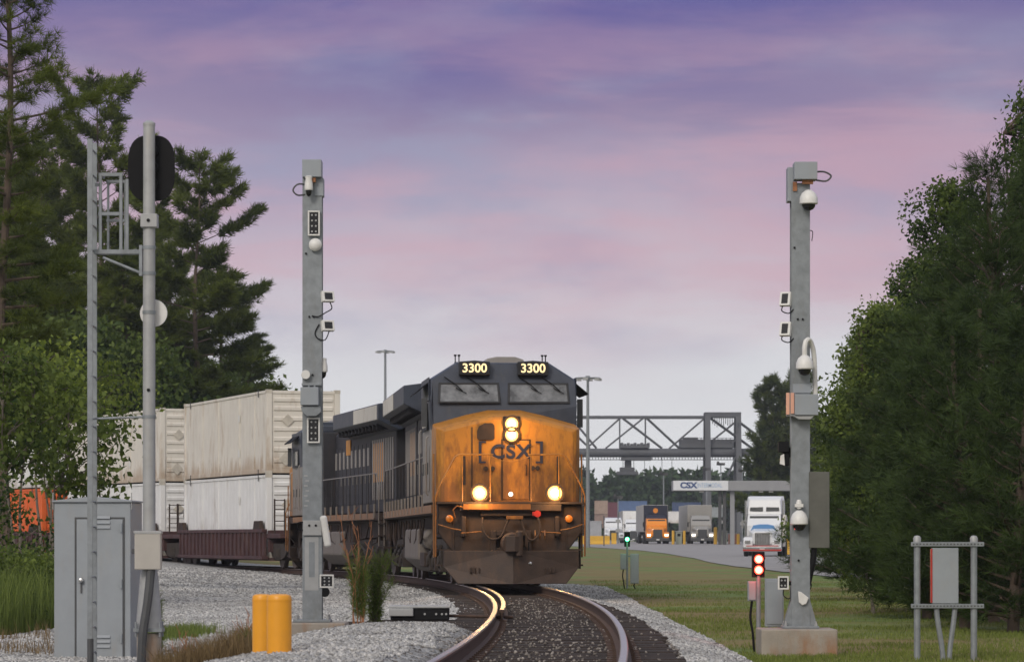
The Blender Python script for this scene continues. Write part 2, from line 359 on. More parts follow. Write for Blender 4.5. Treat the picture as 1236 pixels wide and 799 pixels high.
def off_track(X, Y):      # signed distance from the track centre (+ right)
    X = np.asarray(X, float); Y = np.asarray(Y, float)
    P = LINE[::4]; sh = X.shape; q = np.stack([X.ravel(), Y.ravel()], 1); res = np.zeros(len(q))
    for i0 in range(0, len(q), 20000):
        qq = q[i0:i0+20000]; d2 = ((qq[:,None,:]-P[None,:,:2])**2).sum(2); k = d2.argmin(1)
        h = P[k,2]; dx = qq-P[k,:2]; res[i0:i0+20000] = dx[:,0]*np.cos(h)-dx[:,1]*np.sin(h)
    far = np.abs(res); return res.reshape(sh)

# ---------------------------------------------------------------- ground heights
def gz(D): return np.interp(D, [0,38,100,212,360,600,6000], [-.45,-.42,-.30,-.07,.60,.7,.7])
XL_D = [4,30,43,47,52,60,80,100,115,135,160]; XL_X = [-9,-8.5,-8.2,-6.9,-6.7,-7.2,-8.8,-11.5,-15,-22,-36]
XR_D = [4,36,60,90,110,135,160]; XR_X = [2.75,2.6,2.6,2.5,-.8,-8,-21]
def xl(D): return np.interp(D, XL_D, XL_X)
def xr(D): return np.interp(D, XR_D, XR_X)
def hashn(X, Y, f, seed=0):
    X = np.asarray(X)*f+seed*17.3; Y = np.asarray(Y)*f+seed*5.1
    xi = np.floor(X).astype(int); yi = np.floor(Y).astype(int); fx = X-xi; fy = Y-yi; fx = fx*fx*(3-2*fx); fy = fy*fy*(3-2*fy)
    def g(a, b): v = np.sin(a*127.1+b*311.7)*43758.5453; return v-np.floor(v)
    return (g(xi,yi)*(1-fx)+g(xi+1,yi)*fx)*(1-fy)+(g(xi,yi+1)*(1-fx)+g(xi+1,yi+1)*fx)*fy
def T(X, D):
    h = gz(D)+.05*(hashn(X, D, .35)-.5)*np.clip(1-np.asarray(D)/300., 0, 1)
    X = np.asarray(X, float); D = np.asarray(D, float)
    h = h + np.clip((-X-6.5)*.05, 0, .5)*np.clip((D-44)/10, 0, 1)       # verge on the left climbs a little
    return h
def Gr(X, D, d=None):
    """top of the gravel"""
    X = np.asarray(X, float); D = np.asarray(D, float)
    if d is None: d = off_track(X, D)
    base = T(X, D)+.03
    bed = np.interp(np.abs(d), [0,.6,.72,.86,1.5,2.7], [-.203,-.203,-.203,-.203,-.225,-.50])
    # heaped left shoulder close to the camera
    heap = np.interp(d, [-4.2,-3.0,-2.2,-1.25,-.95,-.86], [-.5,-.16,-.02,-.02,-.10,-.22])
    w = np.clip((45-D)/5, 0, 1); left = np.where(d < -.84, np.maximum(bed, heap*w+(-.5)*(1-w)), bed)
    g = np.maximum(base, left)
    g += .028*(hashn(X, D, 2.2, 3)-.5)*np.clip(1.6-np.asarray(D)/60, .1, 1)*np.clip((np.abs(d)-.9)/.5, .1, 1)
    return g
def grid(name, us, vs_, fn, m, tint=None):
    U, Vv = np.meshgrid(us, vs_); X, Y, Z = fn(U, Vv); n = len(us)
    V = np.stack([X, Y, Z], 2).reshape(-1, 3); idx = np.arange(len(us)*len(vs_)).reshape(len(vs_), n)
    F = np.stack([idx[:-1,:-1], idx[:-1,1:], idx[1:,1:], idx[1:,:-1]], 2).reshape(-1, 4)
    return np_mesh(name, V, F, m, smooth=True)

def ground_mat():
    m = mat('mown_turf', (.135,.195,.036), .95, 0, .35, .9, .5, 30); t = m.node_tree; L = t.links.new
    b = t.nodes['Principled BSDF']; src = b.inputs['Base Color'].links[0].from_socket
    co = t.nodes['Texture Coordinate']
    for sc_, lo, hi, col, amt in ((.13,.43,.56,(.22,.125,.050),.72),(.9,.5,.72,(.22,.17,.07),.6),(6,.5,.8,(.08,.13,.022),.5)):
        n = t.nodes.new('ShaderNodeTexNoise'); n.inputs['Scale'].default_value = sc_; n.inputs['Detail'].default_value = 5
        L(co.outputs['Object'], n.inputs['Vector'])
        r = t.nodes.new('ShaderNodeMapRange'); r.inputs[1].default_value = lo; r.inputs[2].default_value = hi; r.inputs[4].default_value = amt; L(n.outputs['Fac'], r.inputs[0])
        x = t.nodes.new('ShaderNodeMix'); x.data_type = 'RGBA'; x.inputs[7].default_value = (*col, 1); L(r.outputs[0], x.inputs[0]); L(src, x.inputs[6]); src = x.outputs[2]
    L(src, b.inputs['Base Color']); return m
M['turf'] = ground_mat()
def gravel_mat():
    m = bpy.data.materials.new('crushed_stone'); m.use_nodes = True; t = m.node_tree; L = t.links.new; b = t.nodes['Principled BSDF']; b.inputs['Roughness'].default_value = .9
    co = t.nodes.new('ShaderNodeTexCoord'); v = t.nodes.new('ShaderNodeTexVoronoi'); v.inputs['Scale'].default_value = 17
    L(co.outputs['Object'], v.inputs['Vector'])
    cr_ = t.nodes.new('ShaderNodeValToRGB'); e_ = cr_.color_ramp
    e_.elements[0].color = (.10,.098,.095,1); e_.elements[1].color = (.60,.59,.57,1); q = e_.elements.new(.5); q.color = (.33,.325,.31,1)
    sp = t.nodes.new('ShaderNodeSeparateColor'); L(v.outputs['Color'], sp.inputs[0]); L(sp.outputs[0], cr_.inputs[0])
    n = t.nodes.new('ShaderNodeTexNoise'); n.inputs['Scale'].default_value = .35; n.inputs['Detail'].default_value = 5; L(co.outputs['Object'], n.inputs['Vector'])
    r = t.nodes.new('ShaderNodeMapRange'); r.inputs[1].default_value = .5; r.inputs[2].default_value = .75; r.inputs[4].default_value = .5; L(n.outputs['Fac'], r.inputs[0])
    x = t.nodes.new('ShaderNodeMix'); x.data_type = 'RGBA'; x.inputs[7].default_value = (.30,.28,.25,1); L(r.outputs[0], x.inputs[0]); L(cr_.outputs[0], x.inputs[6])
    at = t.nodes.new('ShaderNodeAttribute'); at.attribute_name = 'tint'
    x2 = t.nodes.new('ShaderNodeMix'); x2.data_type = 'RGBA'; x2.inputs[7].default_value = (.060,.045,.036,1); L(at.outputs['Fac'], x2.inputs[0]); L(x.outputs[2], x2.inputs[6])
    L(x2.outputs[2], b.inputs['Base Color'])
    bp = t.nodes.new('ShaderNodeBump'); bp.inputs['Strength'].default_value = .9; bp.inputs['Distance'].default_value = .05
    L(v.outputs['Distance'], bp.inputs['Height']); bp.invert = True; L(bp.outputs[0], b.inputs['Normal'])
    return m
M['gravel'] = gravel_mat()

def ground_fn(U, V):
    X, D = U, V; z = T(X, D)
    inside = np.clip(np.minimum(X-xl(D)-.15, xr(D)-.15-X)/.3, 0, 1)*(D < 165)
    return X, D, z-.35*inside
xs = np.concatenate([[-5000,-1500,-700,-350,-180,-110,-80,-60,-48,-40,-34], np.arange(-30, 30.1, .4), [34,40,48,60,80,110,180,350,700,1500,5000]])
ys = np.concatenate([np.arange(4, 80, .6), np.arange(80, 170, 1.2), np.arange(170, 420, 4), [440,480,520,580,640,720,840,1000,1400,2200,4000]])
g = grid('ground', xs, ys, ground_fn, M['turf']); tag(g, 'mown green and brown turf beside the tracks', kind='structure')

gd = np.concatenate([np.arange(12, 60, .22), np.arange(60, 165, .6)]); gu = np.linspace(0, 1, 130)
def grav_fn(U, V):
    a = xl(V)+.25*(hashn(V, V*0, .9, 5)-.5)*2; b = xr(V)+.12*(hashn(V, V*0, 1.3, 9)-.5)*2
    X = a+(b-a)*U; d = off_track(X, V); z = Gr(X, V, d)
    edge = np.minimum(U, 1-U); z = np.where(edge < .004, T(X, V)-.06, z)
    grav_fn.tint = np.clip(1.25-np.abs(d)/.95, 0, 1)*np.where(np.abs(d) < 1.2, 1, 0)
    grav_fn.tint = np.where(V > 62, np.clip(1.4-np.abs(d)/1.6, 0, 1), grav_fn.tint)
    return X, V, z
g = grid('gravel_bed', gu, gd, grav_fn, M['gravel'])
a = g.data.attributes.new('tint', 'FLOAT', 'POINT'); a.data.foreach_set('value', grav_fn.tint.ravel().astype(np.float32))
tag(g, 'pale grey crushed stone ballast and yard surface under the track', kind='structure')

RE_D = [106,113,126,147,170,200,230,260,288,305,318,324,330]; RE_X = [11.4,10.6,10.2,9.7,9.8,10.6,10.6,10.0,8.1,6.6,5.2,-20,-70]
def road_fn(U, V):
    a = np.interp(V, RE_D, RE_X); X = a+(90-a)*U**2; return X, V, T(X, V)+.03
g = grid('road', np.linspace(0, 1, 60), np.concatenate([np.arange(106, 340, 2), np.arange(340, 640, 12)]), road_fn, M['asphalt'])
tag(g, 'pale terminal road and yard paving curving past the turf', kind='structure')

# ---------------------------------------------------------------- railway track
track = empty('railway_track', (0,0,0), 0, 'curving single railway track of shiny rails on dark timber ties', 'railway track')
def rail_prof():     # x, z (rail top at 0)
    h = .17; return [(-.07,-h),(.07,-h),(.07,-h+.012),(.012,-h+.03),(.010,-.045),(.035,-.035),(.036,-.012),(.028,0),(-.028,0),(-.036,-.012),(-.035,-.035),(-.010,-.045),(-.012,-h+.03),(-.07,-h+.012)]
def sweep_rail(name, offs, s0, s1, parent, step=.75):
    prof = rail_prof(); b = MB(); secs = []
    n = int((s1-s0)/step)
    for i in range(n+1):
        s = s0+(s1-s0)*i/n; x, y, h = at_s(s); o_ = offs(s) if callable(offs) else offs
        secs.append([(x+(o_+px)*math.cos(h), y-(o_+px)*math.sin(h), pz) for px, pz in prof])
    b.loft(secs); o = b.build(name, M['railside'], parent, smooth=True)
    o.data.materials.append(M['railtop'])
    for p in o.data.polygons:
        if p.normal.z > .25 and p.center.z > -.02: p.material_index = 1
    return o
SMAX = 215
for sgn in (-1, 1): sweep_rail('rail', sgn*.753, 2, SMAX, track)
sb = s_of_D(47)
sweep_rail('switch_point_rail', lambda s: -.66+np.clip((s-sb)/26, 0, 1)*.20, sb, sb+26, track)
def tie_mb(b, s, l0=-1.3, l1=1.3, rng=random):
    x, y, h = at_s(s); r = rng.uniform(-.015, .015)
    z0, z1 = -.33, -.172-rng.uniform(0, .012)
    pts = []
    w = .115
    for (u, v) in ((l0,-w),(l1,-w),(l1,w),(l0,w)):
        v += u*r
        pts.append((x+u*math.cos(h)+v*math.sin(h), y-u*math.sin(h)+v*math.cos(h)))
    b.add([(p[0],p[1],z0) for p in pts]+[(p[0],p[1],z1) for p in pts], [(0,3,2,1),(4,5,6,7),(0,1,5,4),(1,2,6,5),(2,3,7,6),(3,0,4,7)])
s = s_of_D(20); k = 0; rest = MB()
while s < SMAX-2:
    D_ = at_s(s)[1]
    if k < 96:
        b = MB(); l0 = -1.3+random.uniform(-.05,.05); l1 = 1.3+random.uniform(-.06,.06)
        if 46.5 < D_ < 48: l0 = -2.9
        tie_mb(b, s, l0, l1)
        # tie plates and spikes
        x, y, h = at_s(s)
        b.build('tie', M['tie'], track, bev=.012, seg=1)
    else: tie_mb(rest, s)
    k += 1; s += .53
o = rest.build('ties_under_train', M['tie'], track); o['kind'] = 'stuff'
tp = MB(); s = s_of_D(20); k = 0
while s < s_of_D(72):
    x, y, h = at_s(s)
    for sg in (-1, 1):
        for (du, dv) in ((0,0),):
            cx_ = x+sg*.753*math.cos(h); cy_ = y-sg*.753*math.sin(h)
            tp.cbox((cx_, cy_, -.1665), (.32, .17, .018), (0,0,-h))
            for q in (-1, 1):
                tp.cbox((cx_+q*.09*math.cos(h), cy_-q*.09*math.sin(h)+.04*q, -.150), (.035,.035,.03), (0,0,-h))
    s += .53
o = tp.build('tie_plates', M['railside'], track); o['kind'] = 'stuff'

# loose stones
def stones(name, X, Y, Z, size, tintv, m, parent=None, seed=1):
    rng = np.random.default_rng(seed); n = len(X)
    base = np.array([(1,0,0),(-1,0,0),(0,1,0),(0,-1,0),(0,0,1),(0,0,-1)], float)
    F0 = np.array([(0,2,4),(2,1,4),(1,3,4),(3,0,4),(2,0,5),(1,2,5),(3,1,5),(0,3,5)])
    q = rng.normal(size=(n,4)); q /= np.linalg.norm(q, axis=1)[:,None]; w,x,y,z = q.T
    Rm = np.stack([1-2*(y*y+z*z),2*(x*y-z*w),2*(x*z+y*w),2*(x*y+z*w),1-2*(x*x+z*z),2*(y*z-x*w),2*(x*z-y*w),2*(y*z+x*w),1-2*(x*x+y*y)],1).reshape(n,3,3)
    P = base[None]*(size[:,None,None])*rng.uniform(.55,1.15,(n,6,1)); P += rng.normal(0,.16,(n,6,3))*size[:,None,None]
    P = np.einsum('nij,nkj->nki', Rm, P); P[:,:,2] *= .8; P += np.stack([X,Y,Z],1)[:,None,:]
    F = (F0[None]+6*np.arange(n)[:,None,None]).reshape(-1,3)
    return np_mesh(name, P, F, m, parent, np.repeat(tintv, 6))
M['stone'] = mat('loose_stone', (.13,.125,.12), .9, 0, .15, 30, tint=(.62,.605,.58))
M['stone_dark'] = mat('oily_stone', (.030,.022,.018), .9, 0, .3, 30, tint=(.46,.41,.36))
rng = np.random.default_rng(5)
def scatter(n, d0, d1):
    u = rng.random(n); D = d0*(d1/d0)**u; X = xl(D)+(xr(D)-xl(D))*rng.random(n); return X, D
X1, D1 = scatter(300000, 24, 75)
X2, D2 = scatter(90000, 60, 118); X1 = np.concatenate([X1,X2]); D1 = np.concatenate([D1,D2])
vis = (X1 > PX(-20, D1)) & (X1 < PX(1000, D1)); X1 = X1[vis]; D1 = D1[vis]
d1 = off_track(X1, D1); z1 = Gr(X1, D1, d1)
sz = rng.uniform(.012, .034, len(X1))*np.clip(D1/50, 1, 1.9)
cen = np.abs(d1) < (1.0 + .35*(hashn(X1, D1, 1.1, 2)))
nearR = (d1 > 0) & (np.abs(d1) < 1.35)
dark = cen | nearR
lightpick = rng.random(len(X1)) < .42
sq = np.interp(D1+d1*0.0, LINE[:,1], np.arange(len(LINE))*.25); ph = np.abs(((sq-s_of_D(20)+.265) % .53)-.265)
kd = dark & ((ph > .138) | (np.abs(d1) > 1.3)) & ~((np.abs(np.abs(d1)-.753) < .06)) & (rng.random(len(X1)) < .8)
kl = ~dark
tl = np.clip(rng.beta(1.6, 1.3, len(X1))*(.62+.7*hashn(X1, D1, .8, 7)), 0, 1); td = np.where(lightpick, rng.uniform(.5, 1, len(X1)), rng.beta(1.2, 4, len(X1)))
o = stones('gravel', X1[kl], D1[kl], z1[kl]+.006, sz[kl], tl[kl], M['stone'], seed=2); tag(o, 'loose pale grey ballast stones heaped beside the rails', kind='stuff')
zz = z1.copy(); zz[kd] += np.where(np.abs(d1[kd]) < 1.3, -.010, .004)
o = stones('oily_gravel', X1[kd], D1[kd], zz[kd], sz[kd]*np.where(lightpick[kd], .75, .95), td[kd], M['stone_dark'], seed=3); tag(o, 'dark oil stained stones between the ties', kind='stuff')


# a few pale stones lying on the ties
n = 1900; Ds = 24*(66/24)**rng.random(n); ss_ = np.array([s_of_D(d) for d in Ds]); pts = np.array([at_s(q) for q in ss_]); off = rng.normal(0, .55, n)
ok = (np.abs(np.abs(off)-.753) > .10) & (np.abs(off) < 1.3); pts, off = pts[ok], off[ok]
o = stones('stray_gravel', pts[:,0]+off*np.cos(pts[:,2]), pts[:,1]-off*np.sin(pts[:,2]), np.full(len(off), -.163), rng.uniform(.008,.024,len(off)), rng.beta(2,2,len(off)), M['stone_dark'], seed=6); tag(o, 'small pale stones scattered on top of the ties', kind='stuff')
M['gold_bright'] = mat('gold_stripe_paint', (.58,.24,.02), .5, 0, .12, 2, dirt=(.15,.07,.03), dirt_amt=.5)
# ---------------------------------------------------------------- locomotive (local: front faces -y, z up from rail top)
def make_loco(lit, label):
    t = empty('locomotive', (0,0,0), 0, label, 'locomotive', 'freight locomotives hauling the container train')
    # underframe and deck
    b = MB(); b.box((-1.15,.9,1.02),(1.15,21.2,1.5)); b.box((-1.50,1.0,1.5),(1.50,21.3,1.70)); b.build('underframe', M['loco_brown'], t, bev=.02)
    for sg in (-1, 1):
        b = MB(); b.box((sg*1.503,2.4,1.53),(sg*1.525,20.6,1.70)); b.build('sill_stripe', M['loco_gold'], t)
    # fuel tank
    b = MB(); b.prism([(-1.42,.52),(-1.05,.22),(1.05,.22),(1.42,.52),(1.42,1.22),(-1.42,1.22)], 8.4, 13.4, 'y'); b.build('fuel_tank', M['tank'], t, bev=.05)
    for sg in (-1, 1):
        b = MB()
        for (yy, r_) in ((7.55,.24),(7.95,.0)):
            if r_: b.lathe([(r_*.6,7.0),(r_,7.08),(r_,8.3),(r_*.6,8.38)], (sg*1.15,0,.98), 'y', 16)
        b.build('air_reservoir', M['tank'], t, smooth=True)
        b = MB(); b.box((sg*.8,13.5,.5),(sg*1.35,15.2,1.3)); b.box((sg*.8,6.9,.35),(sg*1.38,8.35,.68)); b.build('equipment_box', M['loco_brown'], t, bev=.03)
    # bogies
    for yc in (4.5, 17.9):
        bg_ = MB()
        for sg in (-1, 1):
            bg_.prism([(yc-2.5,.72),(yc-2.2,.95),(yc-.9,.98),(yc+.9,.98),(yc+2.2,.95),(yc+2.5,.72),(yc+2.3,.45),(yc+1.5,.6),(yc+.5,.42),(yc-.5,.42),(yc-1.5,.6),(yc-2.3,.45)], sg*1.02, sg*1.22, 'x')
            for dy in (-1.7, 0, 1.7):
                bg_.box((sg*1.0,yc+dy-.22,.28),(sg*1.32,yc+dy+.22,.72))
                bg_.lathe([(.15,1.32 if sg>0 else -1.32),(.12,1.37 if sg>0 else -1.37)], (0,yc+dy,.5), 'x', 12)
            for dy in (-.85, .85):
                bg_.lathe([(.11,.5),(.11,.98)], (sg*1.12,yc+dy,0), 'z', 10)
                bg_.tube([(sg*1.28,yc+dy-.6,.82),(sg*1.30,yc+dy+.6,.62)], .05)
        bo = bg_.build('bogie', M['truck'], t, bev=.015, seg=1)
        for dy in (-1.7, 0, 1.7):
            for sg in (-1, 1):
                w = MB(); w.lathe([(.2,sg*.70),(.46,sg*.72),(.53,sg*.68),(.53,sg*.74),(.50,sg*.82),(.42,sg*.80),(.15,sg*.83)], (0,yc+dy,.50), 'x', 32); w.build('wheel', M['wheel'], bo, smooth=True)
    # pilot bulkhead, anticlimber, end sheet
    b = MB()
    b.prism([(-1.50,1.12),(-1.18,.70),(1.18,.70),(1.50,1.12),(1.50,1.70),(-1.50,1.70)], .82, 1.02, 'y')
    b.box((-.62,.72,1.45),(.62,.90,1.66))
    b.box((-1.02,.66,1.02),(-.92,.84,1.45)); b.box((.92,.66,1.02),(1.02,.84,1.45))
    b.build('pilot', M['loco_brown'], t, bev=.025)
    b = MB(); b.box((-.99,.60,1.585),(.41,.63,1.70)); b.build('anticlimber_stripe', M['loco_gold'], t, bev=.006)
    b = MB(); b.box((-1.52,.62,1.70),(1.52,1.7,1.745)); b.box((-1.05,.63,1.56),(1.05,.84,1.698)); b.build('front_platform', M['loco_brown'], t, bev=.008)
    # snow plow (slightly V shaped)
    b = MB(); zt, zb = .74, .06
    front = lambda x: .18+.30*abs(x)/1.42
    L1 = [(-1.40,zt),(-1.40,.40),(-1.12,zb),(0,zb),(1.12,zb),(1.40,.40),(1.40,zt),(0,zt)]
    fr = [(x, front(x)-(.12 if z < .3 else 0), z) for x, z in L1]; bk_ = [(x, front(x)+.10, z) for x, z in L1]
    b.loft([fr, bk_]); b.build('snow_plow', M['plow'], t, bev=.012, seg=1)
    b = MB()
    for x in (-.78, .78):
        for dx in (-.09, 0, .09):
            b.tube([(x+dx, front(x)-.03, .30), (x+dx, front(x)-.10, .30), (x+dx, front(x)-.10, .38), (x+dx, front(x)-.02, .38)], .014, 6)
    b.box((-.86,.3,.28),(-.70,.5,.40)); b.box((.70,.3,.28),(.86,.5,.40))
    b.build('plow_steps', M['plow'], t)
    b = MB(); b.tube([(.34,.30,.92),(.335,.26,.66),(.36,.22,.30),(.30,.20,.14)], .018, 8); b.build('air_hose', M['black'], t, smooth=True)
    b = MB(); b.lathe([(.01,.1),(.035,.12),(.035,.16)], (.36,.08,.48), 'y', 12); b.build('hose_coupling', M['chrome'], t, smooth=True)
    # coupler
    b = MB(); b.box((-.16,.25,.76),(.14,.95,1.02)); b.prism([(-.17,.02),(.02,-.06),(.18,.0),(.20,.14),(.10,.30),(-.16,.30)], .72, 1.04, 'z'); b.lathe([(.20,.30),(.24,.34),(.24,.44),(.18,.48)], (0,0,.88), 'y', 20)
    b.lathe([(.06,.62),(.075,.64),(.075,1.12),(.05,1.15)], (.12,.05,0), 'z', 12); b.build('coupler', M['plow'], t, bev=.03)
    b = MB(); b.box((-.38,.62,.66),(.38,.84,.80)); b.box((-.38,.62,1.04),(.38,.84,1.16)); b.box((-.42,.60,.66),(-.30,.84,1.16)); b.box((.30,.60,.66),(.42,.84,1.16)); b.build('draft_gear', M['loco_brown'], t, bev=.02)
    # MU hoses: the W shape across the pilot
    b = MB()
    for pts in ([(-.58,.60,1.42),(-.60,.55,1.22),(-.50,.52,1.03),(-.36,.50,.97),(-.20,.52,1.05),(-.10,.54,1.28),(-.02,.56,1.40),(.08,.56,1.42)],
                [(.08,.56,1.42),(.18,.56,1.40),(.26,.54,1.20),(.34,.50,1.00),(.45,.49,.96),(.56,.52,1.06),(.60,.56,1.25),(.56,.62,1.42)]):
        q = []
        for i in range(len(pts)-1):
            p0 = Vector(pts[max(i-1,0)]); p1 = Vector(pts[i]); p2 = Vector(pts[i+1]); p3 = Vector(pts[min(i+2,len(pts)-1)])
            for u in (0,.25,.5,.75): q.append(.5*((2*p1)+(p2-p0)*u+(2*p0-5*p1+4*p2-p3)*u*u+(3*p1-p0-3*p2+p3)*u**3))
        q.append(Vector(pts[-1])); b.tube(q, .022, 8)
    b.build('brake_hoses', M['loco_brown'], t, smooth=True)
    b = MB(); b.box((-.10,.50,1.385),(.24,.58,1.455)); b.build('hose_bracket', M['loco_gold'], t, bev=.008)
    b = MB(); b.lathe([(.07,.60),(.07,.64),(.03,.66)], (.55,0,1.50), 'y', 12); b.box((.45,.62,1.46),(.62,.68,1.54)); b.build('glad_hand', M['redlens'], t)
    for x in (-1.26, 1.22):
        b = MB(); b.lathe([(.03,.70),(.075,.72),(.08,.80),(.08,.83)], (x,0,1.40), 'y', 14); b.build('marker_lens', M['amber'], t, smooth=True)
    # front steps
    for sg in (-1, 1):
        b = MB()
        for k, (z, y) in enumerate(((.42,.78),(.74,.84),(1.06,.90),(1.38,.96))):
            b.box((sg*1.17,y,z),(sg*1.52,y+.26,z+.035))
        b.box((sg*1.16,.8,.36),(sg*1.185,1.5,1.6)); b.box((sg*1.50,1.25,.36),(sg*1.525,1.5,1.6))
        b.build('front_steps', M['loco_brown'], t)
        b = MB()      # rear steps
        for k, z in enumerate((.42,.74,1.06,1.38)): b.box((sg*1.17,21.1,z),(sg*1.52,21.4,z+.035))
        b.box((sg*1.16,20.9,.36),(sg*1.185,21.4,1.6)); b.build('rear_steps', M['loco_brown'], t)
    # handrails on the nose
    def rail_path(pts, r=.019): 
        b.tube(pts, r, 8)
    b = MB()
    for sg in (-1, 1):
        xo = sg
        rail_path([(sg*.42,.66,2.72),(sg*1.08,.66,2.72),(sg*1.16,.66,2.66),(sg*1.50,.70,2.02),(sg*1.55,.72,1.86),(sg*1.55,.74,.62)])
        rail_path([(sg*1.55,1.35,2.75),(sg*1.55,1.30,1.0),(sg*1.55,1.25,.6)])
        rail_path([(sg*.42,.66,2.72),(sg*.42,.66,1.75)], .015)
        rail_path([(sg*.36,.66,2.72),(sg*.42,.66,2.72)], .015)
        for x in (1.0,): rail_path([(sg*x,.66,2.72),(sg*x,.66,1.75)], .015)
        rail_path([(sg*1.03,.64,1.16),(sg*1.25,.62,1.20),(sg*1.50,.70,1.28)], .014)
        rail_path([(sg*.60,.60,1.13),(sg*1.03,.58,1.10)], .014)
    q = [(-.42+.84*i/10, .66, 2.70-.13*math.sin(math.pi*i/10)) for i in range(11)]; b.tube(q, .008, 6)
    rail_path([(-1.15,.66,1.42),(-1.20,.62,1.58),(-1.12,.60,1.66),(-1.0,.62,1.64)], .014)
    for x in (.50,.60,.70): rail_path([(x,.60,1.16),(x,.56,1.05),(x,.60,.98)], .013)
    b.build('front_handrail', M['loco_gold'], t, smooth=True)
    # nose
    def sec(y, hw, zt_s, zt_c, zc=.86, z0=1.74):
        return [(-hw,y,z0),(hw,y,z0),(hw,y,zt_s),(zc*hw*.62+.0,y,zt_c-.10),(.34,y,zt_c),(-.34,y,zt_c),(-zc*hw*.62,y,zt_c-.10),(-hw,y,zt_s)]
    b = MB(); b.loft([sec(1.10,1.34,3.20,3.46),sec(1.14,1.42,3.25,3.52),sec(1.30,1.50,3.29,3.57),sec(1.6,1.52,3.30,3.60),sec(2.35,1.52,3.42,3.72)]); nose = b.build('nose', M['loco_gold'], t, bev=.025)
    # nose details
    b = MB(); yf = 1.095
    for (x0,z0,x1,z1) in ((-.78,1.78,-.755,3.30),(-.155,1.78,-.13,3.05),(.43,1.78,.455,3.05),(-.13,3.03,.43,3.05)): b.box((x0,yf-.008,z0),(x1,yf+.03,z1))
    b.build('door_seam', M['loco_brown'], nose)
    b = MB(); b.box((-.125,yf-.020,1.80),(.425,yf+.02,3.025)); d_ = b.build('nose_door', M['loco_gold'], nose, bev=.012)
    b = MB(); b.tube([(.36,yf-.03,2.3),(.36,yf-.07,2.34),(.36,yf-.07,2.48),(.36,yf-.03,2.52)], .012, 6); b.build('door_handle', M['loco_brown'], d_)
    b = MB(); rr_ = [(-.62,3.03),(-.34,3.03),(-.30,3.07),(-.30,3.33),(-.34,3.38),(-.50,3.38),(-.62,3.32),(-.66,3.22),(-.66,3.07)]
    b.prism(rr_, yf-.035, yf+.02, 'y'); b.build('vent_hatch', M['loco_brown'], nose, bev=.01)
    b = MB()
    for x, z in ((-.48,2.44),(-.34,2.44),(.50,2.45),(.60,2.45)): b.lathe([(.05,yf-.03),(.05,yf+.01)], (x,0,z), 'y', 14)
    b.box((-.98,yf-.005,2.1),(-.90,yf+.02,2.7)); b.box((1.0,1.075,2.1),(1.06,1.12,2.7)); b.build('nose_fittings', M['loco_brown'], nose)
    # CSX lettering with brackets
    yl = yf-.030
    tx = text('lettering', 'CSX', .40, M['logo_blue'], nose, (.04, yl, 2.78), bold=.013, ext=.004, sx=1.05, sp=1.12)
    b = MB(); 
    for sg, xc in ((-1,-.60),(1,.68)):
        b.box((xc-.03,yl-.002,2.55),(xc+.03,yl+.006,3.01)); b.box((xc-.03 if sg>0 else xc+.03,yl-.002,2.97),(xc-.03-.09 if sg>0 else xc+.12,yl+.006,3.01)); b.box((xc-.03 if sg>0 else xc+.03,yl-.002,2.55),(xc-.12 if sg>0 else xc+.12,yl+.006,2.59))
    b.build('logo_brackets', M['logo_blue'], nose)
    # headlights
    def lamp(name, x, y, z, r, on, hood=.05):
        b = MB(); b.lathe([(r*1.35,y+.10),(r*1.38,y-.02),(r*1.15,y-.03),(r*1.05,y+.03)], (x,0,z), 'y', 24); h_ = b.build(name, M['loco_brown'], t, smooth=True)
        b = MB(); b.lathe([(r*.999,y+.025),(r*.8,y+.005),(r*.3,y-.005),(.002,y-.006)], (x,0,z), 'y', 24); b.build('lens', M['lamp_warm'] if on else M['wind'], h_, smooth=True)
        if on: b = MB(); b.lathe([(r*.60,y-.004),(r*.45,y-.014),(.002,y-.018)], (x,0,z), 'y', 20); b.build('bulb', M['lamp_core'], h_, smooth=True)
        return h_
    lamp('headlight', .06, 1.05, 3.37, .13, lit); lamp('headlight', .06, 1.05, 3.14, .13, lit) 
    b = MB(); b.box((-.12,1.08,2.98),(.24,1.2,3.53)); b.build('headlight_housing', M['loco_brown'], nose, bev=.02)
    for x in (-.64, .92): lamp('ditch_light', x, .66, 1.93, .145, lit)
    b = MB(); b.lathe([(.03,1.05),(.045,1.07),(.045,1.10)], (.04,0,1.91), 'y', 14); b.build('marker_lamp', emis('white_marker_lit', (1,.95,.85), 3) if lit else M['wind'], t)
    # cab
    Y0, Y1 = 2.15, 5.0
    def cabsec(y, dz=0., z0=1.74):
        return [(-1.52,y,z0),(1.52,y,z0),(1.54,y,4.36+dz),(.98,y,4.70+dz),(-.98,y,4.70+dz),(-1.54,y,4.36+dz)]
    b = MB()
    lo = [(-1.54,Y0,3.25),(1.54,Y0,3.25),(1.54,Y0,3.74),(.5,Y0-.06,3.74),(-.5,Y0-.06,3.74),(-1.54,Y0,3.74)]
    b.loft([[(-1.53,Y0,3.25),(1.53,Y0,3.25),(1.55,Y0,4.0),(1.55,Y0+.02,4.0),(-1.55,Y0+.02,4.0),(-1.55,Y0,4.0)]]) if False else None
    prof = [(Y0,3.3),(Y0-.02,3.76),(Y0+.22,4.34),(Y0+.36,4.70)]
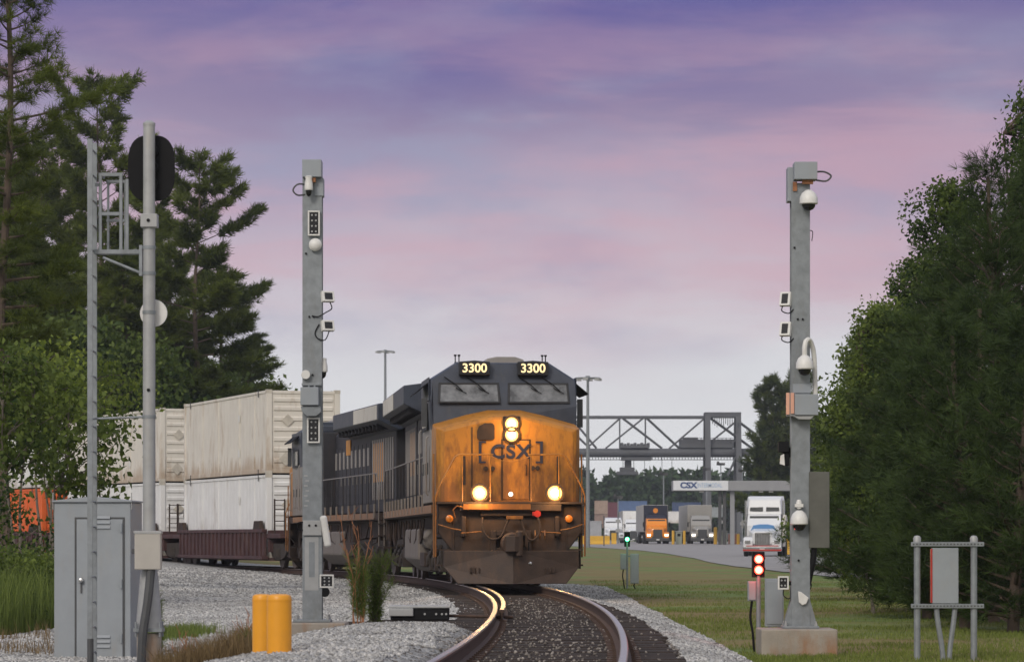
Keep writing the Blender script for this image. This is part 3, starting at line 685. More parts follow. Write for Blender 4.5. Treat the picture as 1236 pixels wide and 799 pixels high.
    # front face as a lofted shell: outlines at four depths
    b.loft([[(-1.52,Y0-.01,3.28),(1.52,Y0-.01,3.28),(1.54,Y0-.02,3.78),(1.53,Y0+.22,4.34),(.97,Y0+.36,4.70),(-.97,Y0+.36,4.70),(-1.53,Y0+.22,4.34),(-1.54,Y0-.02,3.78)],
            [(-1.54,Y0+.5,3.28),(1.54,Y0+.5,3.28),(1.56,Y0+.5,3.78),(1.56,Y0+.5,4.36),(.99,Y0+.5,4.72),(-.99,Y0+.5,4.72),(-1.56,Y0+.5,4.36),(-1.56,Y0+.5,3.78)],
            [(-1.54,Y1,3.28),(1.54,Y1,3.28),(1.56,Y1,3.78),(1.56,Y1,4.36),(.99,Y1,4.72),(-.99,Y1,4.72),(-1.56,Y1,4.36),(-1.56,Y1,3.78)]])
    cab = b.build('cab', M['loco_blue'], t, bev=.025)
    b = MB(); b.box((-1.535,2.40,1.745),(1.535,Y1-.01,4.30)); b.build('cab_side_panel', M['loco_grey'], t, bev=.02)
    for sg in (-1, 1):
        b = MB(); b.box((sg*1.555,2.5,3.90),(sg*1.572,4.9,4.40)); b.build('cab_roof_edge', M['loco_blue'], t)
    # windscreens lie on the sloped face between (Y0-.02,3.78) and (Y0+.22,4.34)
    sl = math.atan2(.24, .56)
    for sg in (-1, 1):
        cx_ = sg*.735
        def wpt(x, z, off): 
            f = (z-3.78)/.56; return (x, Y0-.02+.24*f-off, z)
        w0, w1, za, zb_ = .66, .64, 3.84, 4.28
        fr_ = MB(); outer = [wpt(cx_-w0,za,.012),wpt(cx_+w0,za,.012),wpt(cx_+w1,zb_,.012),wpt(cx_-w1,zb_,.012)]
        inn = [wpt(cx_-w0+.045,za+.04,.014),wpt(cx_+w0-.045,za+.04,.014),wpt(cx_+w1-.045,zb_-.04,.014),wpt(cx_-w1+.045,zb_-.04,.014)]
        for k in range(4):
            a1, a2, c1, c2 = outer[k], outer[(k+1)%4], inn[k], inn[(k+1)%4]
            bkp = lambda p: (p[0], p[1]+.05, p[2])
            fr_.add([a1,a2,c2,c1,bkp(a1),bkp(a2),bkp(c2),bkp(c1)], [(0,1,2,3),(4,7,6,5),(0,4,5,1),(3,2,6,7),(0,3,7,4),(1,5,6,2)])
        fo = fr_.build('windscreen_frame', M['rubber_frame'], cab, bev=.008)
        g_ = MB(); q = [(p[0],p[1]+.012,p[2]) for p in inn]; q2 = [(p[0],p[1]+.02,p[2]) for p in q]
        g_.add(q+q2, [(0,1,2,3),(7,6,5,4),(0,4,5,1),(1,5,6,2),(2,6,7,3),(3,7,4,0)]); g_.build('windscreen', M['wind'], fo)
        for dx in (-.18, .30):
            wp = MB(); x0_ = cx_+dx*sg; wp.tube([wpt(x0_-.22*1,4.40,.05),wpt(x0_,4.25,.05),wpt(x0_+.16,4.10,.04)], .012, 6)
            wp.tube([wpt(x0_+.02,4.17,.035),wpt(x0_+.24,4.05,.035)], .009, 6); wp.build('wiper', M['black'], cab)
        nb = MB(); nb.prism([(sg*.62-.33,4.43),(sg*.62+.33,4.43),(sg*.62+.33,4.72),(sg*.62+.0,4.745),(sg*.62-.33,4.72)], Y0+.10, Y0+.5, 'y'); nbo = nb.build('number_board', M['blackgl'], cab, bev=.02)
        if lit: text('digits', '3300', .26, M['digits'], nbo, (sg*.62, Y0+.090, 4.575), bold=.005, ext=.003, sx=1.02)
    b = MB(); b.prism([(-.36,4.70),(-.30,4.82),(-.10,4.86),(.30,4.86),(.48,4.80),(.52,4.70)], 2.9, 4.4, 'y'); b.build('roof_air_conditioner', M['loco_grey'], cab, bev=.02)
    b = MB()
    for x in (-.98,-.90,.88,.95): b.lathe([(.012,4.60),(.012,4.86),(.03,4.87),(.03,4.90)], (x,2.9,0), 'z', 8)
    b.tube([(-.95,2.9,4.7),(-.95,2.9,4.74)], .05); b.build('roof_antenna', M['black'], cab)
    for sg in (-1, 1):      # cab side window, visor, mirror
        b = MB(); b.box((sg*1.565,2.95,3.30),(sg*1.59,4.25,3.86)); wf = b.build('side_window', M['rubber_frame'], cab)
        b = MB(); b.box((sg*1.59,3.02,3.36),(sg*1.597,3.58,3.80)); b.box((sg*1.59,3.64,3.36),(sg*1.597,4.18,3.80)); b.build('pane', M['wind'], wf)
        b = MB(); b.add([(sg*1.56,2.7,4.28),(sg*1.56,4.4,4.28),(sg*1.84,4.4,4.05),(sg*1.84,2.7,4.05),(sg*1.56,2.7,4.31),(sg*1.56,4.4,4.31),(sg*1.84,4.4,4.08),(sg*1.84,2.7,4.08)],[(0,1,2,3),(4,7,6,5),(0,4,5,1),(1,5,6,2),(2,6,7,3),(3,7,4,0)]); b.build('sun_visor', M['black'], cab)
        b = MB(); b.box((sg*1.60,2.62,3.35),(sg*1.72,2.66,3.95)); b.tube([(sg*1.56,2.64,3.9),(sg*1.66,2.64,3.9)], .012); b.build('mirror', M['darkgrey'], cab)
        b = MB(); b.tube([(sg*1.58,4.75,1.9),(sg*1.62,4.75,1.95),(sg*1.62,4.75,3.3),(sg*1.58,4.75,3.35)], .018); b.tube([(sg*1.58,2.55,1.9),(sg*1.62,2.55,1.95),(sg*1.62,2.55,3.1),(sg*1.58,2.55,3.15)], .018); b.build('grab_iron', M['loco_grey'], cab)
        b = MB()
        for k in range(3): b.box((sg*1.536,2.75+k*.72,2.0),(sg*1.552,3.32+k*.72,2.95))
        b.build('locker_door', M['loco_grey'], cab, bev=.01)
        b = MB()
        for k in range(3): b.box((sg*1.553,2.95+k*.72,2.35),(sg*1.575,3.0+k*.72,2.6))
        b.build('locker_latch', M['darkgrey'], cab)
    # hood
    b = MB(); b.box((-1.30,5.02,1.745),(1.30,8.2,4.30)); b.build('auxiliary_cabinet', M['loco_hood'], t, bev=.03)
    b = MB(); b.prism([(-.92,1.745),(.92,1.745),(.92,4.15),(.70,4.40),(-.70,4.40),(-.92,4.15)], 8.22, 16.2, 'y'); hood = b.build('engine_hood', M['loco_hood'], t, bev=.03)
    b = MB(); b.prism([(-.95,1.745),(.95,1.745),(.95,4.25),(-.95,4.25)], 16.22, 20.9, 'y'); b.build('radiator_hood', M['loco_hood'], t, bev=.03)
    # roof equipment
    b = MB(); b.box((-1.28,5.3,4.30),(1.28,7.9,4.52)); b.build('brake_grid_box', M['loco_blue'], t, bev=.04)
    b = MB(); b.box((-.45,9.2,4.40),(.45,10.2,4.58)); b.box((-.3,11.5,4.40),(.3,12.3,4.66)); b.build('exhaust_housing', M['loco_hood'], t, bev=.04)
    # radiator wings
    for sg in (-1, 1):
        b = MB(); b.prism([(sg*.95,3.95),(sg*1.52,4.22),(sg*1.52,4.66),(sg*.90,4.74),(sg*.2,4.74),(sg*.2,4.2)], 12.2, 21.4, 'y'); b.build('radiator_wing', M['loco_blue'], t, bev=.02)
        b = MB(); b.box((sg*1.521,16.6,4.24),(sg*1.532,21.15,4.63)); b.build('wing_patch', M['cream'], t)
        b = MB()
        for k in range(12): b.box((sg*1.0,12.5+k*.7,4.00),(sg*1.40,12.56+k*.7,4.22))
        b.build('wing_brackets', M['loco_hood'], t)
        # hood doors with handles and vents, both sides
        b = MB()
        for k in range(9): b.box((sg*.921,8.35+k*.86,2.0),(sg*.938,9.11+k*.86,3.75))
        b.build('hood_door', M['loco_hood'], hood, bev=.008)
        b = MB()
        for k in range(9):
            b.box((sg*.939,8.45+k*.86,3.10),(sg*.950,8.80+k*.86,3.62))
            b.box((sg*.939,8.9+k*.86,2.6),(sg*.955,8.93+k*.86,2.85))
        b.build('door_latch', M['loco_grey'], hood)
        b = MB(); b.box((sg*1.301,5.3,3.0),(sg*1.312,7.9,4.1)); b.build('gold_patch', M['loco_gold'], t) if sg < -5 else None
        b = MB()
        b.add([(sg*1.302,5.6,2.1),(sg*1.302,6.5,2.1),(sg*1.302,7.4,4.1),(sg*1.302,6.5,4.1),(sg*1.312,5.6,2.1),(sg*1.312,6.5,2.1),(sg*1.312,7.4,4.1),(sg*1.312,6.5,4.1)],[(0,1,2,3),(4,7,6,5),(0,4,5,1),(1,5,6,2),(2,6,7,3),(3,7,4,0)])
        b.box((sg*.951,16.6,2.6),(sg*.962,18.6,3.7)); b.box((sg*.941,11.0,3.5),(sg*.962,11.9,3.95))
        b.build('gold_flash', M['gold_bright'], t)
        b = MB()
        for k in range(12): b.box((sg*1.301,5.25+k*.23,3.55),(sg*1.325,5.36+k*.23,4.15)) if not (4 < k < 9) else None
        for k in range(10): b.box((sg*.951,16.5+k*.42,2.1),(sg*.97,16.7+k*.42,3.8))
        b.build('vent_grille', M['loco_grey'], t)
        # walkway handrail
        b = MB(); n = 13
        b.tube([(sg*1.49,5.2,2.78),(sg*1.49,20.8,2.78),(sg*1.49,21.3,2.3),(sg*1.49,21.3,.8)], .017, 8)
        wr = b.build('walkway_handrail', M['loco_grey'], t, smooth=True)
        for k in range(n): b = MB(); b.tube([(sg*1.49,5.3+k*1.28,1.70),(sg*1.49,5.3+k*1.28,2.78)], .013, 6); b.build('stanchion', M['loco_hood'], wr)
        b = MB()
        for k in range(n): b.box((sg*1.50,5.25+k*1.28,1.56),(sg*1.545,5.35+k*1.28,1.95))
        b.build('stanchion_foot', M['loco_grey'], t)
    b = MB(); b.box((-1.45,20.95,.95),(1.45,21.3,1.5)); b.box((-.15,21.3,.76),(.15,22.0,1.02)); b.build('rear_coupler', M['loco_brown'], t, bev=.03)
    # pipes and cables below the sill
    b = MB(); rg = random.Random(3)
    for sg in (-1, 1):
        for k in range(7):
            y0 = 6.6+k*2.1; b.tube([(sg*1.40,y0,1.42),(sg*1.42,y0+.3,1.1-rg.random()*.3),(sg*1.40,y0+1.2,1.05-rg.random()*.3),(sg*1.38,y0+1.6,1.4)], .025, 6)
    b.build('underframe_pipes', M['loco_brown'], t, smooth=True)
    return t

S0 = s_of_D(70.0)
loco = make_loco(True, 'lead freight locomotive with gold nose, lit headlights and number boards reading 3300')
p, rz = car_frame(S0+4.5, S0+17.9); u = Vector((-math.sin(rz), math.cos(rz)))
loco.location = (p[0]-u.x*4.5, p[1]-u.y*4.5, 0); loco.rotation_euler.z = rz
# beams of the lit lamps
for (x, y, z, pw) in ((.06,.90,3.25,200),(-.64,.52,1.93,110),(.92,.52,1.93,110)):
    l = bpy.data.objects.new('lamp_beam', bpy.data.lights.new('lamp_beam', 'SPOT')); C.objects.link(l); l.parent = loco
    l.location = (x, y, z); l.rotation_euler = (R(-88), 0, R(180)); l.data.energy = pw; l.data.spot_size = R(46); l.data.spot_blend = .9; l.data.color = (1, .55, .20); l.data.shadow_soft_size = .08
    l.rotation_euler = Vector((0, -1, -.035)).to_track_quat('-Z', 'Y').to_euler()
for (x, y, z, pw) in ((.06,.70,3.25,20),(-.64,.34,1.82,34),(.92,.34,1.82,22)):      # stray light of the bulbs on the nose
    l = bpy.data.objects.new('lamp_glow', bpy.data.lights.new('lamp_glow', 'POINT')); C.objects.link(l); l.parent = loco
    l.location = (x, y, z); l.data.energy = pw; l.data.color = (1, .55, .2); l.data.shadow_soft_size = .06

S1 = S0+22.3
loco2 = dup(loco, skip=('digits','bulb','lamp_beam','lamp_glow'))
loco2['label'] = 'second locomotive, grey cab end trailing, coupled between lead engine and first well car'
for ch in loco2.children_recursive:
    for k, ms_ in enumerate(ch.material_slots):
        if ms_.material in (M['lamp_warm'],):
            ch.data = ch.data.copy(); ch.data.materials[0] = M['wind']
p, rz = car_frame(S1+4.4, S1+17.8); u = Vector((-math.sin(rz), math.cos(rz)))
pe = Vector((p[0], p[1]))+u*(22.3-4.4)
loco2.location = (pe.x, pe.y, 0); loco2.rotation_euler.z = rz+math.pi

# ---------------------------------------------------------------- containers and well cars
CL, CW, CH = 13.4, 2.58, 2.82
def make_container(m, label, group):
    t = empty('shipping_container', (0,0,0), 0, label, 'container', group)
    w = CW/2
    b = MB(); b.box((-w+.03,.10,.12),(w-.03,CL-.10,CH-.06))
    # narrow side ribs
    n = 26
    for k in range(n):
        y = .35+k*(CL-.7)/(n-1)
        for sg in (-1, 1): b.box((sg*(w-.03),y-.012,.16),(sg*(w-.025),y+.012,CH-.12))
    for sg in (-1, 1):
        for y in (1.9, 4.15, 4.22, 7.6, 10.2): b.box((sg*(w-.03),y,.14),(sg*(w-.008),y+.03,CH-.1))
    b.build('body', m, t)
    # front end wall with horizontal pressings
    b = MB(); b.box((-w+.2,.045,.18),(w-.2,.12,CH-.10)); e_ = b.build('end_panel', m, t)
    b = MB()
    for z in (.42,.80,1.15,1.50,1.85,2.20,2.50):
        b.prism([(.012,z-.05),(.048,z-.09),(.048,z+.09),(.012,z+.05)], -w+.26, w-.26, 'x')
    b.build('end_rib', m, e_)
    b = MB()
    for (x, z, s_) in ((-.62,.48,.24),(-.55,1.80,.22),(.55,.55,.2)):
        b.prism([(x-s_,z),(x,z-s_),(x+s_,z),(x,z+s_)], -.002, .010, 'y')
    b.build('dented_patch', M['creamdark'], e_)
    b = MB(); b.box((-w+.01,.02,.0),(w-.01,.12,.17)); b.box((-w+.01,.02,CH-.11),(w-.01,.12,CH-.005)); b.box((-w+.01,CL-.12,0),(w-.01,CL-.02,.17)); b.box((-w+.01,CL-.12,CH-.11),(w-.01,CL-.02,CH-.005))
    for sg in (-1, 1): b.box((sg*(w-.06),.12,.0),(sg*w,CL-.12,.15)); b.box((sg*(w-.06),.12,CH-.09),(sg*w,CL-.12,CH))
    b.build('edge_rail', m, t, bev=.006, seg=1)
    for sx_ in (-1, 1):
        for y0 in (0, CL-.18):
            b = MB(); b.box((sx_*(w-.19),y0,.0),(sx_*(w+.004),y0+.18,CH+.004)); b.build('corner_post', m, t, bev=.008, seg=1)
            b = MB(); b.box((sx_*(w-.19),y0-.006,-.03),(sx_*(w+.012),y0+.186,.09)); b.box((sx_*(w-.19),y0-.006,CH-.09),(sx_*(w+.012),y0+.186,CH+.03)); b.build('corner_casting', M['creamdark'], t)
    b = MB()
    for y in (1.2, CL-1.2):
        for sg in (-1, 1):
            b.box((sg*w,y,-.08),(sg*(w+.02),y+.06,.14)); b.box((sg*w,y,CH-.2),(sg*(w+.02),y+.06,CH+.06))
    b.build('lashing_latch', M['darkgrey'], t)
    b = MB()
    for sg in (-1, 1):
        b.box((sg*(w-.01),4.1,.62),(sg*(w+.012),4.3,.9)); b.box((sg*(w-.01),4.1,CH-.95),(sg*(w+.012),4.3,CH-.72))
    b.build('side_placard', M['white_pl'], t)
    return t

def make_wellcar(label):
    t = empty('well_car', (0,0,0), 0, label, 'well car', 'maroon well cars under the stacked containers')
    L0 = CL+.35; y0 = 2.0
    for sg in (-1, 1):
        b = MB(); x0 = sg*1.335; x1 = sg*1.445
        b.box((x0,y0,.42),(x1,y0+L0,1.22)); b.box((sg*1.325,y0-.02,1.22),(sg*1.505,y0+L0+.02,1.34)); b.box((sg*1.27,y0,.30),(sg*1.505,y0+L0,.42))
        s_ = b.build('side_sill', M['maroon'], t, bev=.01, seg=1)
        b = MB(); n = 22
        for k in range(n):
            y = y0+.3+k*(L0-.6)/(n-1); b.box((sg*1.445,y-.045,.42),(sg*1.50,y+.045,1.22))
        b.build('side_rib', M['maroon'], s_)
        for yy in (y0+.4, y0+L0-.9):
            b = MB(); b.prism([(yy,1.34),(yy+1.0,1.34),(yy+.85,1.62),(yy+.15,1.62)], sg*1.335, sg*1.49, 'x'); b.build('container_guide', M['loco_brown'], s_)
    b = MB(); b.box((-1.25,y0,.26),(1.25,y0+L0,.36)); b.build('well_floor', M['maroon'], t)
    for yc, dr in ((1.0,1),(y0+L0+1.0,-1)):
        b = MB(); b.box((-1.35,yc-.95,1.02),(1.35,yc+.95,1.18)); b.box((-.35,yc-1.0,.75),(.35,yc+1.0,1.02)); b.box((-1.30,yc+dr*.80,.55),(1.30,yc+dr*.98,1.3))
        pl = b.build('end_platform', M['maroon'], t, bev=.015, seg=1)
        b = MB()
        for x in (-1.30,-.95,.95,1.30): b.tube([(x,yc,1.18),(x,yc,2.35)], .03, 6)
        for z in (1.6,2.0,2.3): b.tube([(-1.30,yc,z),(-.95,yc,z)], .02, 6); b.tube([(.95,yc,z),(1.30,yc,z)], .02, 6)
        b.lathe([(.26,yc-.16),(.28,yc-.13),(.28,yc-.11),(.26,yc-.10)], (-.5,0,1.9), 'y', 20); b.tube([(-.5,yc,1.18),(-.5,yc,1.9)], .04, 6)
        b.build('platform_ladder', M['loco_brown'], pl)
        bo = MB()
        for sg in (-1, 1):
            bo.prism([(yc-1.1,.55),(yc-.7,.85),(yc+.7,.85),(yc+1.1,.55),(yc+.9,.40),(yc+.35,.30),(yc-.35,.30),(yc-.9,.40)], sg*.98, sg*1.16, 'x')
            for k in (-.2, 0, .2): bo.lathe([(.08,.38),(.08,.68)], (sg*1.14,yc+k,0), 'z', 10)
        bo.box((-1.0,yc-.2,.45),(1.0,yc+.2,.75)); bog = bo.build('bogie', M['truck'], t)
        for dy in (-.88, .88):
            for sg in (-1, 1):
                w_ = MB(); w_.lathe([(.2,sg*.70),(.38,sg*.71),(.455,sg*.68),(.455,sg*.74),(.42,sg*.82),(.34,sg*.80),(.12,sg*.84)], (0,yc+dy,.43), 'x', 28); w_.build('wheel', M['wheel'], bog, smooth=True)
    return t
PITCH = CL+.35+3.3
SB = S1+22.3+1.15-.2
gU = 'containers stacked two high on the train'
colU = [('cream','weathered cream container on top of the stack right behind the locomotives'),
        ('cream','cream container on the upper row of the second stack, partly behind the signal mast'),
        ('white_c','pale upper container of the third stack behind the leafy sapling'),
        ('cream','upper container of the fourth stack at the far end behind the trees')]
colL = [('white_c','clean white container in the well of the first car, rusty stack above it'),
        ('white_c','white lower container in the second well car behind the equipment cabinet'),
        ('orange_c','bright orange lower container glimpsed through the shrub by the cabinet'),
        ('white_c','lower container of the fourth stack at the far end behind the trees')]
wc0 = None; base = {}
for k in range(4):
    s_ = SB+k*PITCH; p, rz = car_frame(s_+1.0, s_+1.0+CL+2.3); u = Vector((-math.sin(rz), math.cos(rz)))
    org = Vector((p[0], p[1]))-u
    lab = ['maroon well car ahead, directly behind the second locomotive','maroon well car beyond the gravel, second in line','third maroon well car under the orange container','fourth well car at the far end of the train'][k]
    if wc0 is None: wc = wc0 = make_wellcar(lab)
    else: wc = dup(wc0); wc['label'] = lab
    wc.location = (org.x, org.y, 0); wc.rotation_euler.z = rz
    for lst, z in ((colL, .37), (colU, .37+CH+.06)):
        key = lst[k][0]
        if key not in base: c_ = base[key] = make_container(M[key], lst[k][1], gU)
        else: c_ = dup(base[key]); c_['label'] = lst[k][1]
        o_ = org+u*2.17
        c_.location = (o_.x, o_.y, z); c_.rotation_euler.z = rz
# ---------------------------------------------------------------- gantry-like inspection posts, cabinet, signals
def smooth_pts(pts, n=5):
    out = []
    for i in range(len(pts)-1):
        p0 = Vector(pts[max(i-1,0)]); p1 = Vector(pts[i]); p2 = Vector(pts[i+1]); p3 = Vector(pts[min(i+2,len(pts)-1)])
        for k in range(n):
            u = k/n; out.append(.5*((2*p1)+(p2-p0)*u+(2*p0-5*p1+4*p2-p3)*u*u+(3*p1-p0-3*p2+p3)*u**3))
    out.append(Vector(pts[-1])); return out
def cable(name, pts, r, parent, m='black'):
    b = MB(); b.tube(smooth_pts(pts), r, 8); return b.build(name, M[m], parent, smooth=True)
def flood(parent, c, yaw, tilt, w=.16, h=.14, side=1):
    """small louvred flood lamp on a bracket; faces local -y turned by yaw"""
    g_ = empty('flood_lamp', c); g_.parent = parent; g_.rotation_euler = (R(tilt), 0, R(yaw))
    b = MB(); b.box((-w/2,-.03,-h/2),(w/2,.03,h/2)); b.box((-w/2+.02,.03,-h/2+.02),(w/2-.02,.055,h/2-.02)); b.build('lamp_body', M['white_pl'], g_, bev=.006)
    b = MB(); b.box((-w/2+.028,-.034,-h/2+.024),(w/2-.028,-.028,h/2-.024)); b.build('lamp_glass', M['blackgl'], g_)
    return g_
def dome_cam(parent, x, y, z, r=.085, bracket=None, back=None):
    g_ = empty('dome_camera', (x, y, z)); g_.parent = parent
    b = MB(); b.lathe([(.03,.14),(.045,.13),(r*.75,.10),(r*.98,.045),(r,.0),(r*1.0,-.02),(r*.92,-.03)], (0,0,0), 'z', 24); b.build('camera_shell', M['white_pl'], g_, smooth=True)
    b = MB(); b.lathe([(r*.74,-.028),(r*.70,-.06),(r*.5,-.09),(r*.2,-.105),(.002,-.108)], (0,0,0), 'z', 24); b.build('tinted_dome', M['blackgl'], g_, smooth=True)
    return g_
def led_panel(parent, x0, z0, x1, z1, y, cells=4):
    b = MB(); f = .018
    b.box((x0,y-.02,z0),(x1,y+.015,z0+f)); b.box((x0,y-.02,z1-f),(x1,y+.015,z1)); b.box((x0,y-.02,z0+f),(x0+f,y+.015,z1-f)); b.box((x1-f,y-.02,z0+f),(x1,y+.015,z1-f))
    o = b.build('lamp_panel', M['white_pl'], parent, bev=.003, seg=1)
    b = MB(); b.box((x0+f+.002,y-.008,z0+f+.002),(x1-f-.002,y+.012,z1-f-.002)); b.build('dark_glass', M['blackgl'], o)
    b = MB()
    for k in range(cells):
        zc = z0+f+(k+.5)*(z1-z0-2*f)/cells
        for q in (-1, 1): b.lathe([(.011,y-.011),(.011,y-.009)], ((x0+x1)/2+q*(x1-x0)*.16,0,zc), 'y', 10)
    b.build('diode', M['galv_l'], o)
    return o
DP = 41.0
def beam(parent, w, h, z0=0.0):
    b = MB(); d = .21; t_ = .014
    b.box((-w/2,-d/2,z0),(w/2,-d/2+t_,h)); b.box((-w/2,d/2-t_,z0),(w/2,d/2,h)); b.box((-.008,-d/2+t_,z0),(.008,d/2-t_,h))
    o = b.build('beam', M['galv'], parent, bev=.003, seg=1)
    return o
def post_base(parent, w, gus=True):
    b = MB(); b.box((-w*.95,-.2,0),(w*.95,.2,.03)); b.build('base_plate', M['galv'], parent, bev=.004)
    if gus:
        b = MB()
        for sg in (-1, 1):
            for y in (-.10, .08): b.prism([(sg*w/2*1.01,.03),(sg*w*.90,.03),(sg*w*.80,.10),(sg*w/2*1.01,.34)], y, y+.014, 'y')
        b.build('gusset', M['galv'], parent)
    b = MB()
    for sx in (-.8, .8):
        for sy in (-.15, .15): b.lathe([(.02,.03),(.02,.055),(.012,.056),(.012,.085)], (sx*w,sy,0), 'z', 6)
    b.build('anchor_bolt', M['galv_l'], parent)
sP = FPX/DP
def pz(y, zb): return (HY-y)/sP+CAMZ-zb     # height above the post foot of a level in the elevation drawing
# left post
xb = PX(377.5, DP); zb = -.025
lp = empty('camera_post', (xb, DP, zb), 0, 'galvanised post with a tilted white lamp low down, standing by the yellow bollards', 'camera post', 'posts either side of the track')
W = .235
beam(lp, W, pz(214, zb)); post_base(lp, W, False)
X_ = lambda px: (px-377.5)/sP
Zp = lambda y: pz(y, zb)
b = MB(); b.box((X_(366),-.22,Zp(216)),(X_(389),.10,Zp(195))); b.box((X_(380),-.12,Zp(238)),(X_(391),.12,Zp(216))); b.build('top_housing', M['greybox'], lp, bev=.006)
dome_cam(lp, X_(374), -.22, Zp(229), .05)
b = MB(); b.box((X_(371),-.2,Zp(222)),(X_(382),-.1,Zp(217))); b.build('rust_bracket', M['rusty'], lp)
cable('cable_loop', [(X_(370),-.1,Zp(224)),(X_(360),-.12,Zp(224)),(X_(354.5),-.12,Zp(231)),(X_(360),-.12,Zp(237)),(X_(369),-.1,Zp(236))], .010, lp, 'darkgrey')
led_panel(lp, X_(372.5), Zp(286), X_(387), Zp(256), -.14)
b = MB(); b.lathe([(.075,-.14),(.078,-.16),(.06,-.19),(.03,-.205),(.003,-.208)], (X_(381.5),0,Zp(297)), 'y', 20); b.build('sensor_cap', M['white_pl'], lp, smooth=True)
for (px, py) in ((396,359),(396,394)):
    g_ = flood(lp, (X_(px),-.10,Zp(py)), 26, -14, .155, .13)
    b = MB(); b.box((X_(386),-.04,Zp(py+2)),(X_(392),.0,Zp(py-2))); b.box((X_(391),-.07,Zp(py+4)),(X_(392.5),.02,Zp(py-4))); b.build('lamp_bracket', M['galv'], lp)
cable('lamp_cable', [(X_(399),-.1,Zp(366)),(X_(401),-.1,Zp(373)),(X_(394),-.12,Zp(378)),(X_(385),-.13,Zp(383)),(X_(377),-.12,Zp(382))], .007, lp)
cable('lamp_cable', [(X_(398),-.1,Zp(400)),(X_(393),-.12,Zp(411)),(X_(384),-.13,Zp(409)),(X_(381),-.12,Zp(402)),(X_(386),-.12,Zp(392))], .007, lp)
b = MB(); b.lathe([(.05,-.17),(.055,-.16),(.05,-.11)], (X_(370),0,Zp(453)), 'y', 18); b.build('round_sensor', M['white_pl'], lp, smooth=True)
b = MB()
for (px, py) in ((374,383),(379,383),(370,307),(378,453)): b.lathe([(.012,-.125),(.012,-.105)], (X_(px),0,Zp(py)), 'y', 8)
b.build('bolt', M['black'], lp)
dome_cam(lp, X_(390), -.02, Zp(446), .055)
b = MB(); b.box((X_(364.5),-.30,Zp(490)),(X_(386),-.12,Zp(468.5))); b.build('junction_box', M['greybox'], lp, bev=.006)
b = MB()
for k in range(6):
    a0 = math.pi*k/6; a1 = math.pi*(k+1)/6
b.prism([(X_(364.5),Zp(491)),(X_(388),Zp(491)),(X_(389),Zp(498)),(X_(383),Zp(503)),(X_(372),Zp(503)),(X_(366),Zp(498))], -.26, -.12, 'y'); b.box((X_(365),-.16,Zp(466)),(X_(389),-.12,Zp(463))); b.box((X_(373),-.22,Zp(466)),(X_(375),-.18,Zp(468.5))); b.box((X_(380),-.22,Zp(466)),(X_(382),-.18,Zp(468.5)))
b.build('box_bracket', M['galv'], lp, bev=.004)
led_panel(lp, X_(371.5), Zp(535), X_(387), Zp(504.5), -.14)
# stamped marks
b = MB()
for k in range(7):
    b.box((X_(367.5)+.018*(k%2),-.107,Zp(575+k*6)),(X_(372)+.018*(k%2),-.1052,Zp(573.4+k*6)))
b.build('stamped_marks', M['galv_l'], lp)
b = MB(); b.box((X_(366.5),-.135,Zp(646)),(X_(389),-.107,Zp(628))); b.build('clamp_plate', M['galv_l'], lp, bev=.005)
b = MB()
for px in (374, 382): b.lathe([(.014,-.145),(.014,-.134)], (X_(px),0,Zp(634)), 'y', 8)
b.build('clamp_bolt', M['black'], lp)
cable('cable_loop', [(X_(368),-.12,Zp(630)),(X_(361),-.14,Zp(631)),(X_(360.5),-.14,Zp(638)),(X_(368),-.12,Zp(640))], .008, lp)
b = MB(); b.cbox((0,0,0),(.085,.09,.38)); o = b.build('tilted_lamp', M['white_pl'], lp, bev=.03, seg=3); o.location = (X_(393.5),-.10,Zp(641)); o.rotation_euler = (0, R(-9), 0)
b = MB(); b.box((X_(388),-.06,Zp(637)),(X_(392),-.02,Zp(633))); b.build('lamp_arm', M['black'], lp)
b = MB(); b.box((X_(368.5),-.108,Zp(712)),(X_(385),-.1054,Zp(648))); b.build('recess_cover', M['galv_l'], lp)
b = MB(); b.box((X_(373.5),-.112,Zp(696)),(X_(380.5),-.1085,Zp(654))); b.build('inner_cover', M['galv'], lp)
lp2 = led_panel(lp, X_(386.5), Zp(709), X_(403.5), Zp(693), -.10, 3)
b = MB(); b.lathe([(.055,-.10),(.06,-.10),(.06,-.088),(.055,-.088)], (X_(392.5),0,Zp(714)), 'y', 16); b.build('coiled_cable', M['black'], lp)
# concrete pad
b = MB(); b.box((PX(348,DP),DP-.5,-.75),(PX(419,DP),DP+.42,zb-.002)); o = b.build('concrete_pad', M['concrete'], None, bev=.015); tag(o, 'low stained concrete pad under the post by the yellow bollards', 'concrete footing')
# right post
xb2 = PX(965.5, DP); zb2 = -.10
rp = empty('camera_post', (xb2, DP, zb2), 0, 'galvanised post on the high rust stained block, carrying three white dome cameras', 'camera post', 'posts either side of the track')
X_ = lambda px: (px-965.5)/sP
Zp = lambda y: pz(y, zb2)
beam(rp, .225, Zp(222)); post_base(rp, .225, True)
b = MB(); b.box((X_(957),-.24,Zp(219)),(X_(984.5),.05,Zp(198))); b.box((X_(950),-.10,Zp(244)),(X_(957.2),.16,Zp(203))); b.build('top_housing', M['greybox'], rp, bev=.006)
b = MB(); b.box((X_(956),-.13,Zp(232)),(X_(961),-.107,Zp(221))); b.box((X_(967),-.18,Zp(224)),(X_(980),-.12,Zp(219.2))); b.build('rust_bracket', M['rusty'], rp)
dome_cam(rp, X_(974), -.24, Zp(246), .11)
cable('cable_loop', [(X_(984),-.12,Zp(209)),(X_(994),-.12,Zp(209)),(X_(1002),-.12,Zp(214)),(X_(996),-.12,Zp(220)),(X_(984),-.12,Zp(219))], .011, rp, 'darkgrey')
